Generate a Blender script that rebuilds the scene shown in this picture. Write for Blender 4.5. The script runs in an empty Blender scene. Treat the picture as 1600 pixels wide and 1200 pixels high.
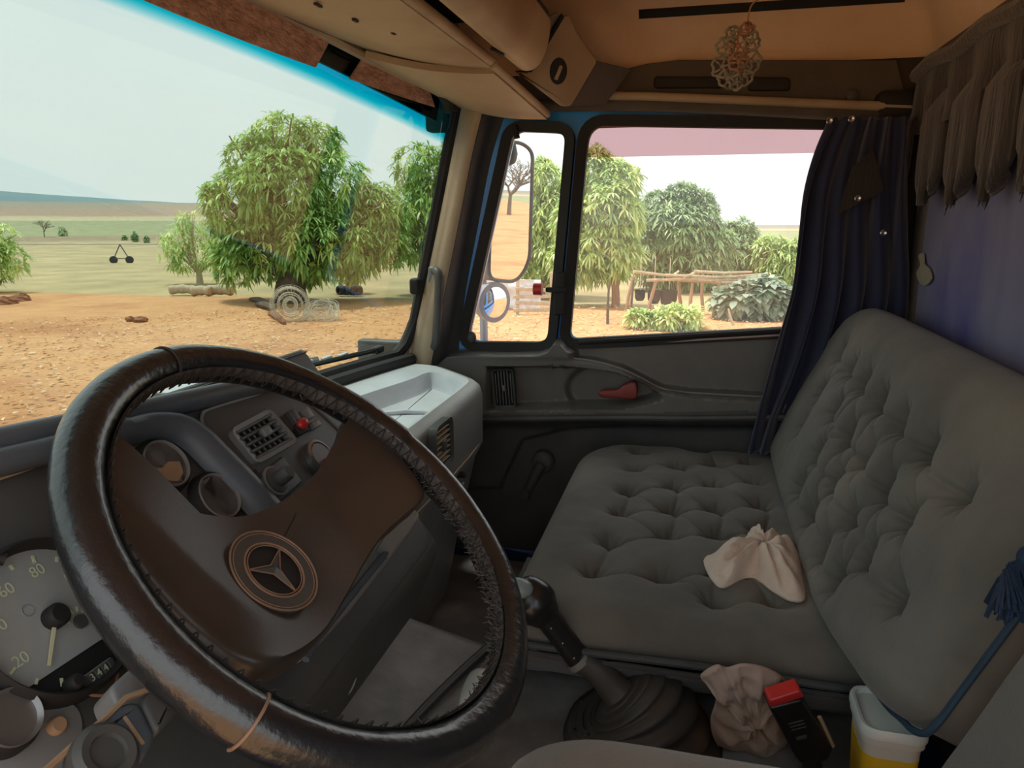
import bpy, bmesh, math, random
import numpy as np
from mathutils import Vector, Matrix, noise

# ------------------------------------------------------------------ camera, sky, sun, exposure
sc = bpy.context.scene
COL = sc.collection
FPX = 1150.0                                   # focal length in pixels of a 1600 px wide frame
_X = np.array([290.0, 255.0, -FPX]); _X /= np.linalg.norm(_X)
_p = math.atan2(255.0, FPX)
_Z = np.array([0, math.cos(_p), math.sin(_p)])
_Y = np.cross(_Z, _X)
CM = np.stack([_X, _Y, _Z], 1)                 # cab frame (x to the passenger, y forward, z up) -> camera frame
camd = bpy.data.cameras.new('camera'); camd.sensor_width = 36; camd.lens = 36 * FPX / 1600
camd.clip_start = 0.02; camd.clip_end = 9000
cam = bpy.data.objects.new('camera', camd); COL.objects.link(cam)
cam.matrix_world = Matrix([list(r) for r in CM.T]).to_4x4()
sc.camera = cam
sc.view_settings.view_transform = 'Standard'; sc.view_settings.look = 'None'
sc.view_settings.gamma = 1; sc.view_settings.use_curve_mapping = False
sc.view_settings.exposure = 1.0

W = bpy.data.worlds.new('sky'); sc.world = W; W.use_nodes = True
wn = W.node_tree.nodes; wl = W.node_tree.links
bg = wn['Background']
wtc = wn.new('ShaderNodeTexCoord'); wsep = wn.new('ShaderNodeSeparateXYZ'); wl.new(wtc.outputs['Generated'], wsep.inputs[0])
wr = wn.new('ShaderNodeValToRGB'); wl.new(wsep.outputs['Z'], wr.inputs[0])
wr.color_ramp.elements[0].position = 0.0; wr.color_ramp.elements[0].color = (0.86, 0.91, 0.90, 1)
wr.color_ramp.elements[1].position = 0.6; wr.color_ramp.elements[1].color = (0.95, 0.98, 1.0, 1)
wno = wn.new('ShaderNodeTexNoise'); wno.inputs['Scale'].default_value = 2.2; wno.inputs['Detail'].default_value = 3
wl.new(wtc.outputs['Generated'], wno.inputs['Vector'])
wmx = wn.new('ShaderNodeMix'); wmx.data_type = 'RGBA'; wmx.blend_type = 'MULTIPLY'; wmx.inputs[0].default_value = 0.18
wl.new(wr.outputs[0], wmx.inputs[6]); wl.new(wno.outputs['Fac'], wmx.inputs[7]); wl.new(wmx.outputs[2], bg.inputs[0])
bg.inputs[1].default_value = 0.88
sund = bpy.data.lights.new('sun', 'SUN'); sund.energy = 2.5; sund.angle = math.radians(9); sund.color = (1.0, 0.95, 0.86)
sun = bpy.data.objects.new('sun', sund); COL.objects.link(sun)
sun.rotation_euler = Vector((-0.10, -0.36, -0.92)).to_track_quat('-Z', 'Y').to_euler()

# ------------------------------------------------------------------ helpers
def ray(px, py):
    return CM.T @ np.array([px - 800.0, 600.0 - py, -FPX])
def at(px, py, ax, v):
    r = ray(px, py); return r * (v / r[ax])
def depth_at(px, py, d):
    return ray(px, py) / FPX * d
class Plane:
    def __init__(s, o, e1, e2):
        s.o = np.array(o, float); s.e1 = np.array(e1, float); s.e1 /= np.linalg.norm(s.e1)
        s.e2 = np.array(e2, float); s.e2 /= np.linalg.norm(s.e2); s.n = np.cross(s.e1, s.e2)
    def px(s, px, py, h=0.0):
        r = ray(px, py); o = s.o + s.n * h; k = (o @ s.n) / (r @ s.n); q = r * k - s.o
        return (q @ s.e1, q @ s.e2)
    def pts(s, L, h=0.0): return [s.px(a, b, h) for a, b in L]
    def w(s, a, b, h=0.0): return tuple(s.o + s.e1 * a + s.e2 * b + s.n * h)

def smooth01(t): t = min(max(t, 0.0), 1.0); return t * t * (3 - 2 * t)
def rounded(pts, r, n=5):
    out = []; N = len(pts); rs = r if isinstance(r, (list, tuple)) else [r] * N
    for i in range(N):
        p = np.array(pts[i]); a = np.array(pts[i - 1]) - p; b = np.array(pts[(i + 1) % N]) - p
        la, lb = np.linalg.norm(a), np.linalg.norm(b); k = min(rs[i], la * .48, lb * .48)
        A = p + a / la * k; B = p + b / lb * k
        for j in range(n + 1):
            t = j / n; out.append(tuple(A * (1 - t) ** 2 + p * 2 * t * (1 - t) + B * t * t))
    return out
def area(p): return sum(p[i - 1][0] * p[i][1] - p[i][0] * p[i - 1][1] for i in range(len(p))) / 2
def offset(pts, d):
    """move a closed outline inwards by d"""
    p = [np.array(q, float) for q in pts]; s = 1 if area(pts) > 0 else -1; out = []; N = len(p)
    for i in range(N):
        a = p[i] - p[i - 1]; b = p[(i + 1) % N] - p[i]
        a = a / (np.linalg.norm(a) + 1e-9); b = b / (np.linalg.norm(b) + 1e-9)
        t = a + b; t = t / (np.linalg.norm(t) + 1e-9); n = np.array([-t[1], t[0]]) * s
        c = max(0.5, abs(n @ (np.array([-a[1], a[0]]) * s)))
        out.append(tuple(p[i] + n * d / c))
    return out
def circle(cx, cy, r, n=32, ry=None, a0=0.0):
    ry = ry or r
    return [(cx + r * math.cos(a0 + 2 * math.pi * i / n), cy + ry * math.sin(a0 + 2 * math.pi * i / n)) for i in range(n)]
def catmull(P, n=8, closed=False):
    P = [np.array(p, float) for p in P]; out = []; N = len(P)
    for i in range(N if closed else N - 1):
        g = (lambda k: P[k % N]) if closed else (lambda k: P[min(max(k, 0), N - 1)])
        a, b, c, d = g(i - 1), g(i), g(i + 1), g(i + 2)
        for j in range(n):
            t = j / n
            out.append(.5 * ((2 * b) + (c - a) * t + (2 * a - 5 * b + 4 * c - d) * t * t + (3 * b - a - 3 * c + d) * t ** 3))
    if not closed: out.append(P[-1])
    return out

class MB:
    def __init__(s): s.v = []; s.f = []
    def add(s, vs, fs):
        k = len(s.v); s.v += [tuple(map(float, q)) for q in vs]; s.f += [tuple(i + k for i in q) for q in fs]; return s
    def box(s, c, size, R=None, bev=0.0):
        bm = bmesh.new(); bmesh.ops.create_cube(bm, size=1.0)
        for v in bm.verts: v.co = Vector((v.co.x * size[0], v.co.y * size[1], v.co.z * size[2]))
        if bev: bmesh.ops.bevel(bm, geom=bm.edges[:], offset=bev, segments=3, affect='EDGES', profile=.5)
        R = R or Matrix.Identity(3)
        bm.verts.index_update()
        s.add([Vector(c) + R @ v.co for v in bm.verts], [[v.index for v in f.verts] for f in bm.faces]); bm.free(); return s
    def obox(s, pl, a, b, h, sa, sb, sh, bev=0.0, rot=0.0):
        """box on a plane: centre (a,b), centre height h"""
        c, sn = math.cos(rot), math.sin(rot); e1 = pl.e1 * c + pl.e2 * sn; e2 = -pl.e1 * sn + pl.e2 * c
        R = Matrix([[e1[i], e2[i], pl.n[i]] for i in range(3)])
        return s.box(pl.w(a, b, h), (sa, sb, sh), R, bev)
    def tube(s, path, r, n=10, closed=False, cap=True):
        P = [Vector(p) for p in path]; N = len(P); rs = r if hasattr(r, '__len__') else [r] * N
        T = []
        for i in range(N):
            a = P[i - 1] if (closed or i > 0) else P[i]; b = P[(i + 1) % N] if (closed or i < N - 1) else P[i]
            T.append((b - a).normalized())
        up = Vector((0, 0, 1)) if abs(T[0].z) < .9 else Vector((0, 1, 0))
        u = T[0].cross(up).normalized(); vs = []; 
        for i in range(N):
            u = (u - T[i] * u.dot(T[i])).normalized(); w = T[i].cross(u)
            for j in range(n):
                a = 2 * math.pi * j / n; vs.append(P[i] + (u * math.cos(a) + w * math.sin(a)) * rs[i])
        fs = []
        for i in range(N if closed else N - 1):
            for j in range(n):
                A = i * n + j; B = i * n + (j + 1) % n; k = ((i + 1) % N) * n
                fs.append((A, B, k + (j + 1) % n, k + j))
        if not closed and cap: fs.append(tuple(range(n))[::-1]); fs.append(tuple(range((N - 1) * n, N * n)))
        return s.add(vs, fs)
    def lathe(s, pl, a, b, prof, n=32, h=0.0):
        """profile (r,h) turned about the plane's normal at (a,b)"""
        vs = []; fs = []
        for r, z in prof:
            for j in range(n):
                t = 2 * math.pi * j / n; vs.append(pl.w(a + r * math.cos(t), b + r * math.sin(t), h + z))
        for i in range(len(prof) - 1):
            for j in range(n): fs.append((i * n + j, i * n + (j + 1) % n, (i + 1) * n + (j + 1) % n, (i + 1) * n + j))
        fs.append(tuple(range(n))[::-1]); fs.append(tuple(range((len(prof) - 1) * n, len(prof) * n)))
        return s.add(vs, fs)
    def prism(s, pl, out, h0, h1, bev=0.0, seg=3):
        if area(out) < 0: out = out[::-1]
        rings = [(out, h0)]
        if bev:
            for k in range(seg + 1):
                t = k / seg * math.pi / 2; rings.append((offset(out, bev * (1 - math.cos(t))), h1 - bev + bev * math.sin(t)))
        else: rings.append((out, h1))
        n = len(out); vs = [pl.w(a, b, h) for o, h in rings for a, b in o]; fs = []
        for i in range(len(rings) - 1):
            for j in range(n): fs.append((i * n + j, i * n + (j + 1) % n, (i + 1) * n + (j + 1) % n, (i + 1) * n + j))
        fs.append(tuple(range(n))[::-1]); fs.append(tuple(range((len(rings) - 1) * n, len(rings) * n)))
        return s.add(vs, fs)
    def band(s, pl, A, B, h0, h1, hb=None):
        """solid band between two outlines with equal counts (A outer, B inner)"""
        n = len(A); hb = h1 if hb is None else hb
        vs = [pl.w(*q, h0) for q in A] + [pl.w(*q, h1) for q in A] + [pl.w(*q, hb) for q in B] + [pl.w(*q, h0) for q in B]; fs = []
        for k in range(4):
            for j in range(n): fs.append((k * n + j, k * n + (j + 1) % n, ((k + 1) % 4) * n + (j + 1) % n, ((k + 1) % 4) * n + j))
        return s.add(vs, fs)
    def plate(s, pl, out, holes, h0, h1):
        bm = bmesh.new(); loops = []
        for L in [out] + holes:
            vs = [bm.verts.new((a, b, 0)) for a, b in L]; loops.append(vs)
            for i in range(len(vs)): bm.edges.new((vs[i - 1], vs[i]))
        bmesh.ops.triangle_fill(bm, use_beauty=True, use_dissolve=False, edges=bm.edges[:])
        bm.verts.index_update(); V = [tuple(v.co) for v in bm.verts]; F = [[v.index for v in f.verts] for f in bm.faces]
        idx = [[v.index for v in L] for L in loops]; bm.free(); n = len(V)
        vs = [pl.w(a, b, h1) for a, b, _ in V] + [pl.w(a, b, h0) for a, b, _ in V]
        fs = F + [[i + n for i in f[::-1]] for f in F]
        for L in idx:
            for i in range(len(L)): fs.append((L[i - 1], L[i], L[i] + n, L[i - 1] + n))
        return s.add(vs, fs)
    def grid(s, fn, nu, nv, closed_u=False):
        vs = [fn(i / nu, j / nv) for j in range(nv + 1) for i in range(nu + 1)]; fs = []
        for j in range(nv):
            for i in range(nu): k = j * (nu + 1) + i; fs.append((k, k + 1, k + nu + 2, k + nu + 1))
        return s.add(vs, fs)
    def sheet(s, fn, nu, nv, th):
        """grid given real thickness along its own normals"""
        P = np.array([[fn(i / nu, j / nv) for i in range(nu + 1)] for j in range(nv + 1)], float)
        du = np.gradient(P, axis=1); dv = np.gradient(P, axis=0); N = np.cross(du, dv); N /= np.linalg.norm(N, axis=2, keepdims=True) + 1e-9
        Q = P - N * th; m = (nu + 1) * (nv + 1); vs = [tuple(q) for q in P.reshape(-1, 3)] + [tuple(q) for q in Q.reshape(-1, 3)]; fs = []
        for j in range(nv):
            for i in range(nu):
                k = j * (nu + 1) + i; fs.append((k, k + 1, k + nu + 2, k + nu + 1)); fs.append((k + m, k + nu + 1 + m, k + nu + 2 + m, k + 1 + m))
        rim = [i for i in range(nu + 1)] + [j * (nu + 1) + nu for j in range(1, nu * 0 + nv + 1)] + [nv * (nu + 1) + i for i in range(nu - 1, -1, -1)] + [j * (nu + 1) for j in range(nv - 1, 0, -1)]
        for i in range(len(rim)): a, b = rim[i - 1], rim[i]; fs.append((a, a + m, b + m, b))
        return s.add(vs, fs)
    def ball(s, c, r, nu=16, nv=10):
        rx, ry, rz = r if hasattr(r, '__len__') else (r, r, r)
        return s.grid(lambda u, v: (c[0] + rx * math.cos(2 * math.pi * u) * math.sin(math.pi * v), c[1] + ry * math.sin(2 * math.pi * u) * math.sin(math.pi * v), c[2] + rz * math.cos(math.pi * v)), nu, nv)
    def build(s, name, mat, parent=None, smooth=True, ang=40, fix=True):
        root = parent
        while root is not None and root.parent is not None: root = root.parent
        if root is None:
            A = np.array(s.v); o = Vector(((A[:, 0].min() + A[:, 0].max()) / 2, (A[:, 1].min() + A[:, 1].max()) / 2, A[:, 2].min()))
        else: o = Vector(root.location)
        me = bpy.data.meshes.new(name)
        me.from_pydata([Vector(q) - o for q in s.v], [], s.f); me.validate()
        if fix:
            bm = bmesh.new(); bm.from_mesh(me); bmesh.ops.recalc_face_normals(bm, faces=bm.faces[:]); bm.to_mesh(me); bm.free()
        if smooth:
            me.polygons.foreach_set('use_smooth', [True] * len(me.polygons))
            try: me.set_sharp_from_angle(angle=math.radians(ang))
            except Exception: pass
        me.materials.append(mat if not isinstance(mat, str) else MATS[mat])
        ob = bpy.data.objects.new(name, me); COL.objects.link(ob)
        if parent is None: ob.location = o
        else: ob.parent = parent
        return ob
def empty(name, loc):
    e = bpy.data.objects.new(name, None); e.empty_display_size = .05; e.location = loc; COL.objects.link(e); return e
def tag(o, label, cat, group=None):
    o['label'] = label; o['category'] = cat
    if group: o['group'] = group
    return o
def struct(o, label=None):
    o['kind'] = 'structure'
    if label: o['label'] = label
    return o
def text_part(body, pl, a, b, h, size, mat, parent, rot=0.0, name='numeral'):
    cu = bpy.data.curves.new(name, 'FONT'); cu.body = body; cu.size = size; cu.align_x = 'CENTER'; cu.align_y = 'CENTER'; cu.extrude = size * .01
    t = bpy.data.objects.new(name, cu); COL.objects.link(t)
    me = bpy.data.meshes.new_from_object(t.evaluated_get(bpy.context.evaluated_depsgraph_get()))
    bpy.data.objects.remove(t)
    m = MB(); c, sn = math.cos(rot), math.sin(rot)
    m.add([pl.w(a + v.co.x * c - v.co.y * sn, b + v.co.x * sn + v.co.y * c, h + v.co.z) for v in me.vertices], [list(p.vertices) for p in me.polygons])
    return m.build(name, mat, parent, smooth=False)

# ------------------------------------------------------------------ materials
MATS = {}
def mat(name, c, rough=.6, c2=None, scale=8, bump=0.0, bscale=None, metal=0.0, spec=.5, stretch=(1, 1, 1), sheen=0.0, lo=.35, hi=.7, c3=None, s3=2.0, coat=0.0, bdist=.002):
    m = bpy.data.materials.new(name); m.use_nodes = True; nt = m.node_tree; n = nt.nodes; l = nt.links; b = n['Principled BSDF']
    b.inputs['Base Color'].default_value = (*c, 1); b.inputs['Roughness'].default_value = rough; b.inputs['Metallic'].default_value = metal
    b.inputs['Specular IOR Level'].default_value = spec; b.inputs['Sheen Weight'].default_value = sheen; b.inputs['Coat Weight'].default_value = coat
    tc = n.new('ShaderNodeTexCoord'); mp = n.new('ShaderNodeMapping'); mp.inputs['Scale'].default_value = stretch; l.new(tc.outputs['Object'], mp.inputs[0])
    if c2 is not None:
        no = n.new('ShaderNodeTexNoise'); no.inputs['Scale'].default_value = scale; no.inputs['Detail'].default_value = 6; no.inputs['Roughness'].default_value = .65
        l.new(mp.outputs[0], no.inputs['Vector']); r = n.new('ShaderNodeValToRGB'); l.new(no.outputs['Fac'], r.inputs[0])
        r.color_ramp.elements[0].position = lo; r.color_ramp.elements[0].color = (*c, 1); r.color_ramp.elements[1].position = hi; r.color_ramp.elements[1].color = (*c2, 1)
        out = r.outputs[0]
        if c3 is not None:
            n3 = n.new('ShaderNodeTexNoise'); n3.inputs['Scale'].default_value = s3; n3.inputs['Detail'].default_value = 5; l.new(mp.outputs[0], n3.inputs['Vector'])
            r3 = n.new('ShaderNodeValToRGB'); r3.color_ramp.elements[0].position = .5; r3.color_ramp.elements[1].position = .68; l.new(n3.outputs['Fac'], r3.inputs[0])
            mx = n.new('ShaderNodeMix'); mx.data_type = 'RGBA'; l.new(r3.outputs[0], mx.inputs[0]); l.new(out, mx.inputs[6]); mx.inputs[7].default_value = (*c3, 1); out = mx.outputs[2]
        l.new(out, b.inputs['Base Color'])
    if bump:
        nb = n.new('ShaderNodeTexNoise'); nb.inputs['Scale'].default_value = bscale or scale * 6; nb.inputs['Detail'].default_value = 5; l.new(mp.outputs[0], nb.inputs['Vector'])
        bp = n.new('ShaderNodeBump'); bp.inputs['Strength'].default_value = bump; bp.inputs['Distance'].default_value = bdist; l.new(nb.outputs['Fac'], bp.inputs['Height']); l.new(bp.outputs[0], b.inputs['Normal'])
    MATS[name] = m; return m
def glass(name, tint, refl=1.0, dust=0.0):
    m = bpy.data.materials.new(name); m.use_nodes = True; nt = m.node_tree; n = nt.nodes; l = nt.links; n.remove(n['Principled BSDF'])
    o = n['Material Output']; tr = n.new('ShaderNodeBsdfTransparent'); tr.inputs[0].default_value = (*tint, 1); gl = n.new('ShaderNodeBsdfGlossy'); gl.inputs['Roughness'].default_value = .02
    fr = n.new('ShaderNodeLayerWeight'); fr.inputs['Blend'].default_value = .5; pw = n.new('ShaderNodeMath'); pw.operation = 'POWER'; pw.inputs[1].default_value = 5.0; l.new(fr.outputs['Facing'], pw.inputs[0])
    mu = n.new('ShaderNodeMath'); mu.operation = 'MULTIPLY_ADD'; mu.inputs[1].default_value = .9 * refl; mu.inputs[2].default_value = .035 * refl; mu.use_clamp = True; l.new(pw.outputs[0], mu.inputs[0])
    mx = n.new('ShaderNodeMixShader'); l.new(mu.outputs[0], mx.inputs[0]); l.new(tr.outputs[0], mx.inputs[1]); l.new(gl.outputs[0], mx.inputs[2]); last = mx.outputs[0]
    if dust:
        df = n.new('ShaderNodeBsdfTranslucent'); df.inputs[0].default_value = (.85, .82, .76, 1); d2 = n.new('ShaderNodeMixShader')
        tc = n.new('ShaderNodeTexCoord'); no = n.new('ShaderNodeTexNoise'); no.inputs['Scale'].default_value = 5; no.inputs['Detail'].default_value = 6; l.new(tc.outputs['Object'], no.inputs['Vector'])
        mm = n.new('ShaderNodeMapRange'); mm.inputs[1].default_value = .3; mm.inputs[2].default_value = .75; mm.inputs[3].default_value = dust * .3; mm.inputs[4].default_value = dust; l.new(no.outputs['Fac'], mm.inputs[0])
        l.new(mm.outputs[0], d2.inputs[0]); l.new(last, d2.inputs[1]); l.new(df.outputs[0], d2.inputs[2]); last = d2.outputs[0]
    l.new(last, o.inputs['Surface']); MATS[name] = m; return m
mat('dirt', (.53, .265, .11), .95, (.64, .345, .15), 1.6, .9, 14, c3=(.45, .205, .085), s3=.35, bdist=.05)
mat('bark', (.10, .075, .055), .9, (.19, .15, .11), 6, .8, 30, stretch=(1, 1, .2), bdist=.02)
mat('bark_red', (.30, .17, .10), .9, (.42, .26, .16), 6, .6, 30, stretch=(1, 1, .2), bdist=.02)
mat('pale_wood', (.42, .33, .22), .85, (.58, .47, .33), 8, .5, 40, bdist=.01)
mat('dark_soil', (.22, .09, .045), .95, (.34, .15, .07), 6, .8, 20, bdist=.03)
mat('wire', (.50, .47, .38), .6, (.62, .58, .47), 8)
mat('rubber_out', (.035, .035, .04), .8, (.06, .06, .06), 10, .4, 40)
mat('steel_far', (.10, .10, .10), .6)
mat('tarp', (.55, .55, .56), .45, (.72, .72, .72), 6, .8, 12, bdist=.03)
mat('litter', (.48, .25, .11), .95, (.80, .58, .34), 2.5)
mat('hills', (.135, .215, .235), 1.0, (.16, .24, .25), .004)  # haze of distance painted into the ridge as blue-grey

def leafmat(name, dark, mid, light):
    m = bpy.data.materials.new(name); m.use_nodes = True; nt = m.node_tree; n = nt.nodes; l = nt.links; b = n['Principled BSDF']
    at_ = n.new('ShaderNodeAttribute'); at_.attribute_name = 'tint'; r = n.new('ShaderNodeValToRGB'); l.new(at_.outputs['Fac'], r.inputs[0])
    e = r.color_ramp.elements; e[0].position = 0; e[0].color = (*dark, 1); e[1].position = 1; e[1].color = (*light, 1); q = e.new(.55); q.color = (*mid, 1)
    l.new(r.outputs[0], b.inputs['Base Color']); b.inputs['Roughness'].default_value = .45
    tr = n.new('ShaderNodeBsdfTranslucent'); l.new(r.outputs[0], tr.inputs[0]); mx = n.new('ShaderNodeMixShader'); mx.inputs[0].default_value = .35
    l.new(b.outputs[0], mx.inputs[1]); l.new(tr.outputs[0], mx.inputs[2]); l.new(mx.outputs[0], n['Material Output'].inputs['Surface']); MATS[name] = m
leafmat('mango_leaf', (0.1680, 0.3500, 0.0980), (0.3780, 0.6020, 0.1680), (0.7000, 0.8120, 0.2800))
leafmat('mango_leaf_yellow', (0.3080, 0.4620, 0.1680), (0.5880, 0.7420, 0.2800), (0.8680, 0.9240, 0.4200))
leafmat('mango_leaf_grey', (0.1960, 0.3080, 0.1540), (0.3500, 0.4900, 0.2380), (0.6160, 0.7420, 0.3920))
leafmat('pale_leaf', (0.1980, 0.2880, 0.1800), (0.3240, 0.4140, 0.2970), (0.4950, 0.5760, 0.4500))

# ---- terrain: rolling farmland all round, farm yard of red earth in front of it
ZG = -2.3
def terrain_material():
    m = bpy.data.materials.new('farmland'); m.use_nodes = True; nt = m.node_tree; n = nt.nodes; l = nt.links; b = n['Principled BSDF']; b.inputs['Roughness'].default_value = 1
    tc = n.new('ShaderNodeTexCoord'); ln = n.new('ShaderNodeVectorMath'); ln.operation = 'LENGTH'; l.new(tc.outputs['Object'], ln.inputs[0])
    no = n.new('ShaderNodeTexNoise'); no.inputs['Scale'].default_value = .015; l.new(tc.outputs['Object'], no.inputs['Vector'])
    ad = n.new('ShaderNodeMath'); ad.operation = 'MULTIPLY_ADD'; ad.inputs[1].default_value = .25; ad.inputs[2].default_value = .875; l.new(no.outputs['Fac'], ad.inputs[0])
    mu = n.new('ShaderNodeMath'); mu.operation = 'MULTIPLY'; l.new(ln.outputs['Value'], mu.inputs[0]); l.new(ad.outputs[0], mu.inputs[1])
    mr = n.new('ShaderNodeMapRange'); mr.inputs[1].default_value = 0; mr.inputs[2].default_value = 800; l.new(mu.outputs[0], mr.inputs[0])
    r = n.new('ShaderNodeValToRGB'); l.new(mr.outputs[0], r.inputs[0]); e = r.color_ramp.elements
    stops = [(0, (.42, .325, .16)), (.118, (.39, .315, .17)), (.128, (.27, .20, .12)), (.14, (.27, .20, .12)), (.15, (.27, .28, .14)), (.30, (.25, .26, .14)), (.33, (.42, .37, .22)), (.40, (.38, .33, .20)), (.43, (.31, .21, .14)), (.6, (.27, .22, .16)), (1, (.20, .21, .17))]
    e[0].position = 0; e[0].color = (*stops[0][1], 1); e[1].position = 1; e[1].color = (*stops[-1][1], 1)
    for p, c in stops[1:-1]: q = e.new(p); q.color = (*c, 1)
    n2 = n.new('ShaderNodeTexNoise'); n2.inputs['Scale'].default_value = .5; n2.inputs['Detail'].default_value = 8; l.new(tc.outputs['Object'], n2.inputs['Vector'])
    mx = n.new('ShaderNodeMix'); mx.data_type = 'RGBA'; mx.blend_type = 'OVERLAY'; mx.inputs[0].default_value = .55; l.new(r.outputs[0], mx.inputs[6]); l.new(n2.outputs['Fac'], mx.inputs[7]); l.new(mx.outputs[2], b.inputs['Base Color'])
    MATS['farmland'] = m
terrain_material()
def zter(d): return float(np.interp(d, [0, 100, 250, 350, 700, 1500], [ZG - .04, ZG - .04, -.1, 2.0, 15, 30]))
g = MB(); radii = [0.5, 10, 20, 30, 45, 65, 90, 110, 140, 180, 220, 260, 310, 380, 450, 540, 640, 760, 1000, 1500]; NA = 144
def _ter(u, v):
    d = radii[int(round(v * (len(radii) - 1)))]; a = 2 * math.pi * u
    k = smooth01((math.degrees(a) - 14) / 16) * (1 - smooth01((math.degrees(a) - 110) / 60)); zf = ZG - .04 - .004 * max(0, d - 100); return (d * math.cos(a), d * math.sin(a), zter(d) * k + zf * (1 - k))
g.grid(_ter, NA, len(radii) - 1)
o = g.build('farmland_terrain', 'farmland', ang=180); o.location = o.location; struct(o, 'pale dry fields rolling away to the horizon')
g = MB()
rng = random.Random(3)
edge = []
for y in np.linspace(-140, 90, 140):
    edge.append((20.3 + .05 * (10 - y) * 0 + .9 * noise.noise((y * .35, 3.1, 0)) + .35 * noise.noise((y * 1.7, 0, 2)) - (.05 * max(0, y - 12)) , y))
nx = 50
def _dirt(u, v):
    k = v * 139; i = min(int(k), 138); ex = edge[i][0] + (edge[i + 1][0] - edge[i][0]) * (k - i); y = -140 + 230 * v
    x = -60 + (ex + 60) * (1 - (1 - u) ** 1.6); h = .07 * noise.noise((x * .3, y * .3, 0)) + .03 * noise.noise((x * 1.1, y * 1.1, 5))
    return (x, y, ZG + h * min(1, (ex - x) / 2) - (.06 if u > .999 else 0))
g.grid(_dirt, nx, 280); o = g.build('ground', 'dirt', ang=180); struct(o, 'farm yard of bare orange earth around the truck')
# distant ridge seen over the fields, its haze painted in as blue
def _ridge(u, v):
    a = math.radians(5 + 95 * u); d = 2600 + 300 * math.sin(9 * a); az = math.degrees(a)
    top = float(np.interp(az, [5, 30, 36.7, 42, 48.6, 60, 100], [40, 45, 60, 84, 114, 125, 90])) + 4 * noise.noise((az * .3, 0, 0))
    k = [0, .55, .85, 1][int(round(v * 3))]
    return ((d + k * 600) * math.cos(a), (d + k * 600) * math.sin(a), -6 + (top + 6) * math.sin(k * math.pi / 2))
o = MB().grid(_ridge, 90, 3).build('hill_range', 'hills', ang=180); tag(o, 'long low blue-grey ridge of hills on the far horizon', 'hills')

# ---- trees
def foliage_mesh(name, blobs, nros, leaf, seed, parent, matn, nleaf=9, inner=.45, width=.17, droop=.24):
    R = np.random.default_rng(seed); B = np.array(blobs, float); wt = B[:, 3] ** 2; wt /= wt.sum()
    idx = R.choice(len(B), nros, p=wt); d = R.normal(size=(nros, 3)); d /= np.linalg.norm(d, axis=1, keepdims=True)
    rr = inner + (1.10 - inner) * R.random(nros) ** .38; c = B[idx, :3] + d * (rr * B[idx, 3])[:, None] * np.array([1, 1, .92])
    ax = d + np.array([0, 0, .40]) + R.normal(size=(nros, 3)) * .25; ax /= np.linalg.norm(ax, axis=1, keepdims=True)
    t = np.cross(ax, R.normal(size=(nros, 3))); t /= np.linalg.norm(t, axis=1, keepdims=True); b = np.cross(ax, t)
    K = nleaf; ang = (np.arange(K) * 2 * math.pi / K)[None] + R.random((nros, 1)) * 6.28 + R.normal(size=(nros, K)) * .2
    rad = t[:, None] * np.cos(ang)[..., None] + b[:, None] * np.sin(ang)[..., None]
    ld = rad + ax[:, None] * (.25 + .35 * R.random((nros, K)))[..., None]; ld /= np.linalg.norm(ld, axis=2, keepdims=True)
    L = leaf * (.7 + .6 * R.random((nros, K)))[..., None]; g_ = np.array([0, 0, -1.0])
    p0 = np.repeat(c[:, None], K, 1); p1 = p0 + ld * L * .4 + g_ * L * .05 * droop * 2; p2 = p0 + ld * L * .72 + g_ * L * .28 * droop * 2; p3 = p0 + ld * L * .9 + g_ * L * .58 * droop * 2
    sd = np.cross(ld, g_); sd /= np.linalg.norm(sd, axis=2, keepdims=True) + 1e-6; w = L * width * .5
    V = np.stack([p0, p1 - sd * w, p1 + sd * w, p2 - sd * w * .8, p2 + sd * w * .8, p3], 2).reshape(-1, 3)
    n = nros * K; base = (np.arange(n) * 6)[:, None]
    loops = (base + np.array([0, 1, 2, 1, 3, 4, 2, 3, 5, 4])[None]).reshape(-1)
    tot = np.tile([3, 4, 3], n); st = np.concatenate([[0], np.cumsum(tot)[:-1]])
    root = parent
    V = V - np.array(root.location)
    me = bpy.data.meshes.new(name); me.vertices.add(len(V)); me.vertices.foreach_set('co', V.astype(np.float32).reshape(-1))
    me.loops.add(len(loops)); me.loops.foreach_set('vertex_index', loops.astype(np.int32)); me.polygons.add(len(tot))
    me.polygons.foreach_set('loop_start', st.astype(np.int32)); me.polygons.foreach_set('loop_total', tot.astype(np.int32)); me.update(calc_edges=True)
    tint = np.repeat(np.clip(R.normal(.5, .27, nros), 0, 1), K * 6).astype(np.float32)
    a = me.attributes.new('tint', 'FLOAT', 'POINT'); a.data.foreach_set('value', tint)
    me.materials.append(MATS[matn]); ob = bpy.data.objects.new(name, me); COL.objects.link(ob); ob.parent = parent; ob['kind'] = 'stuff'; return ob
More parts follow.
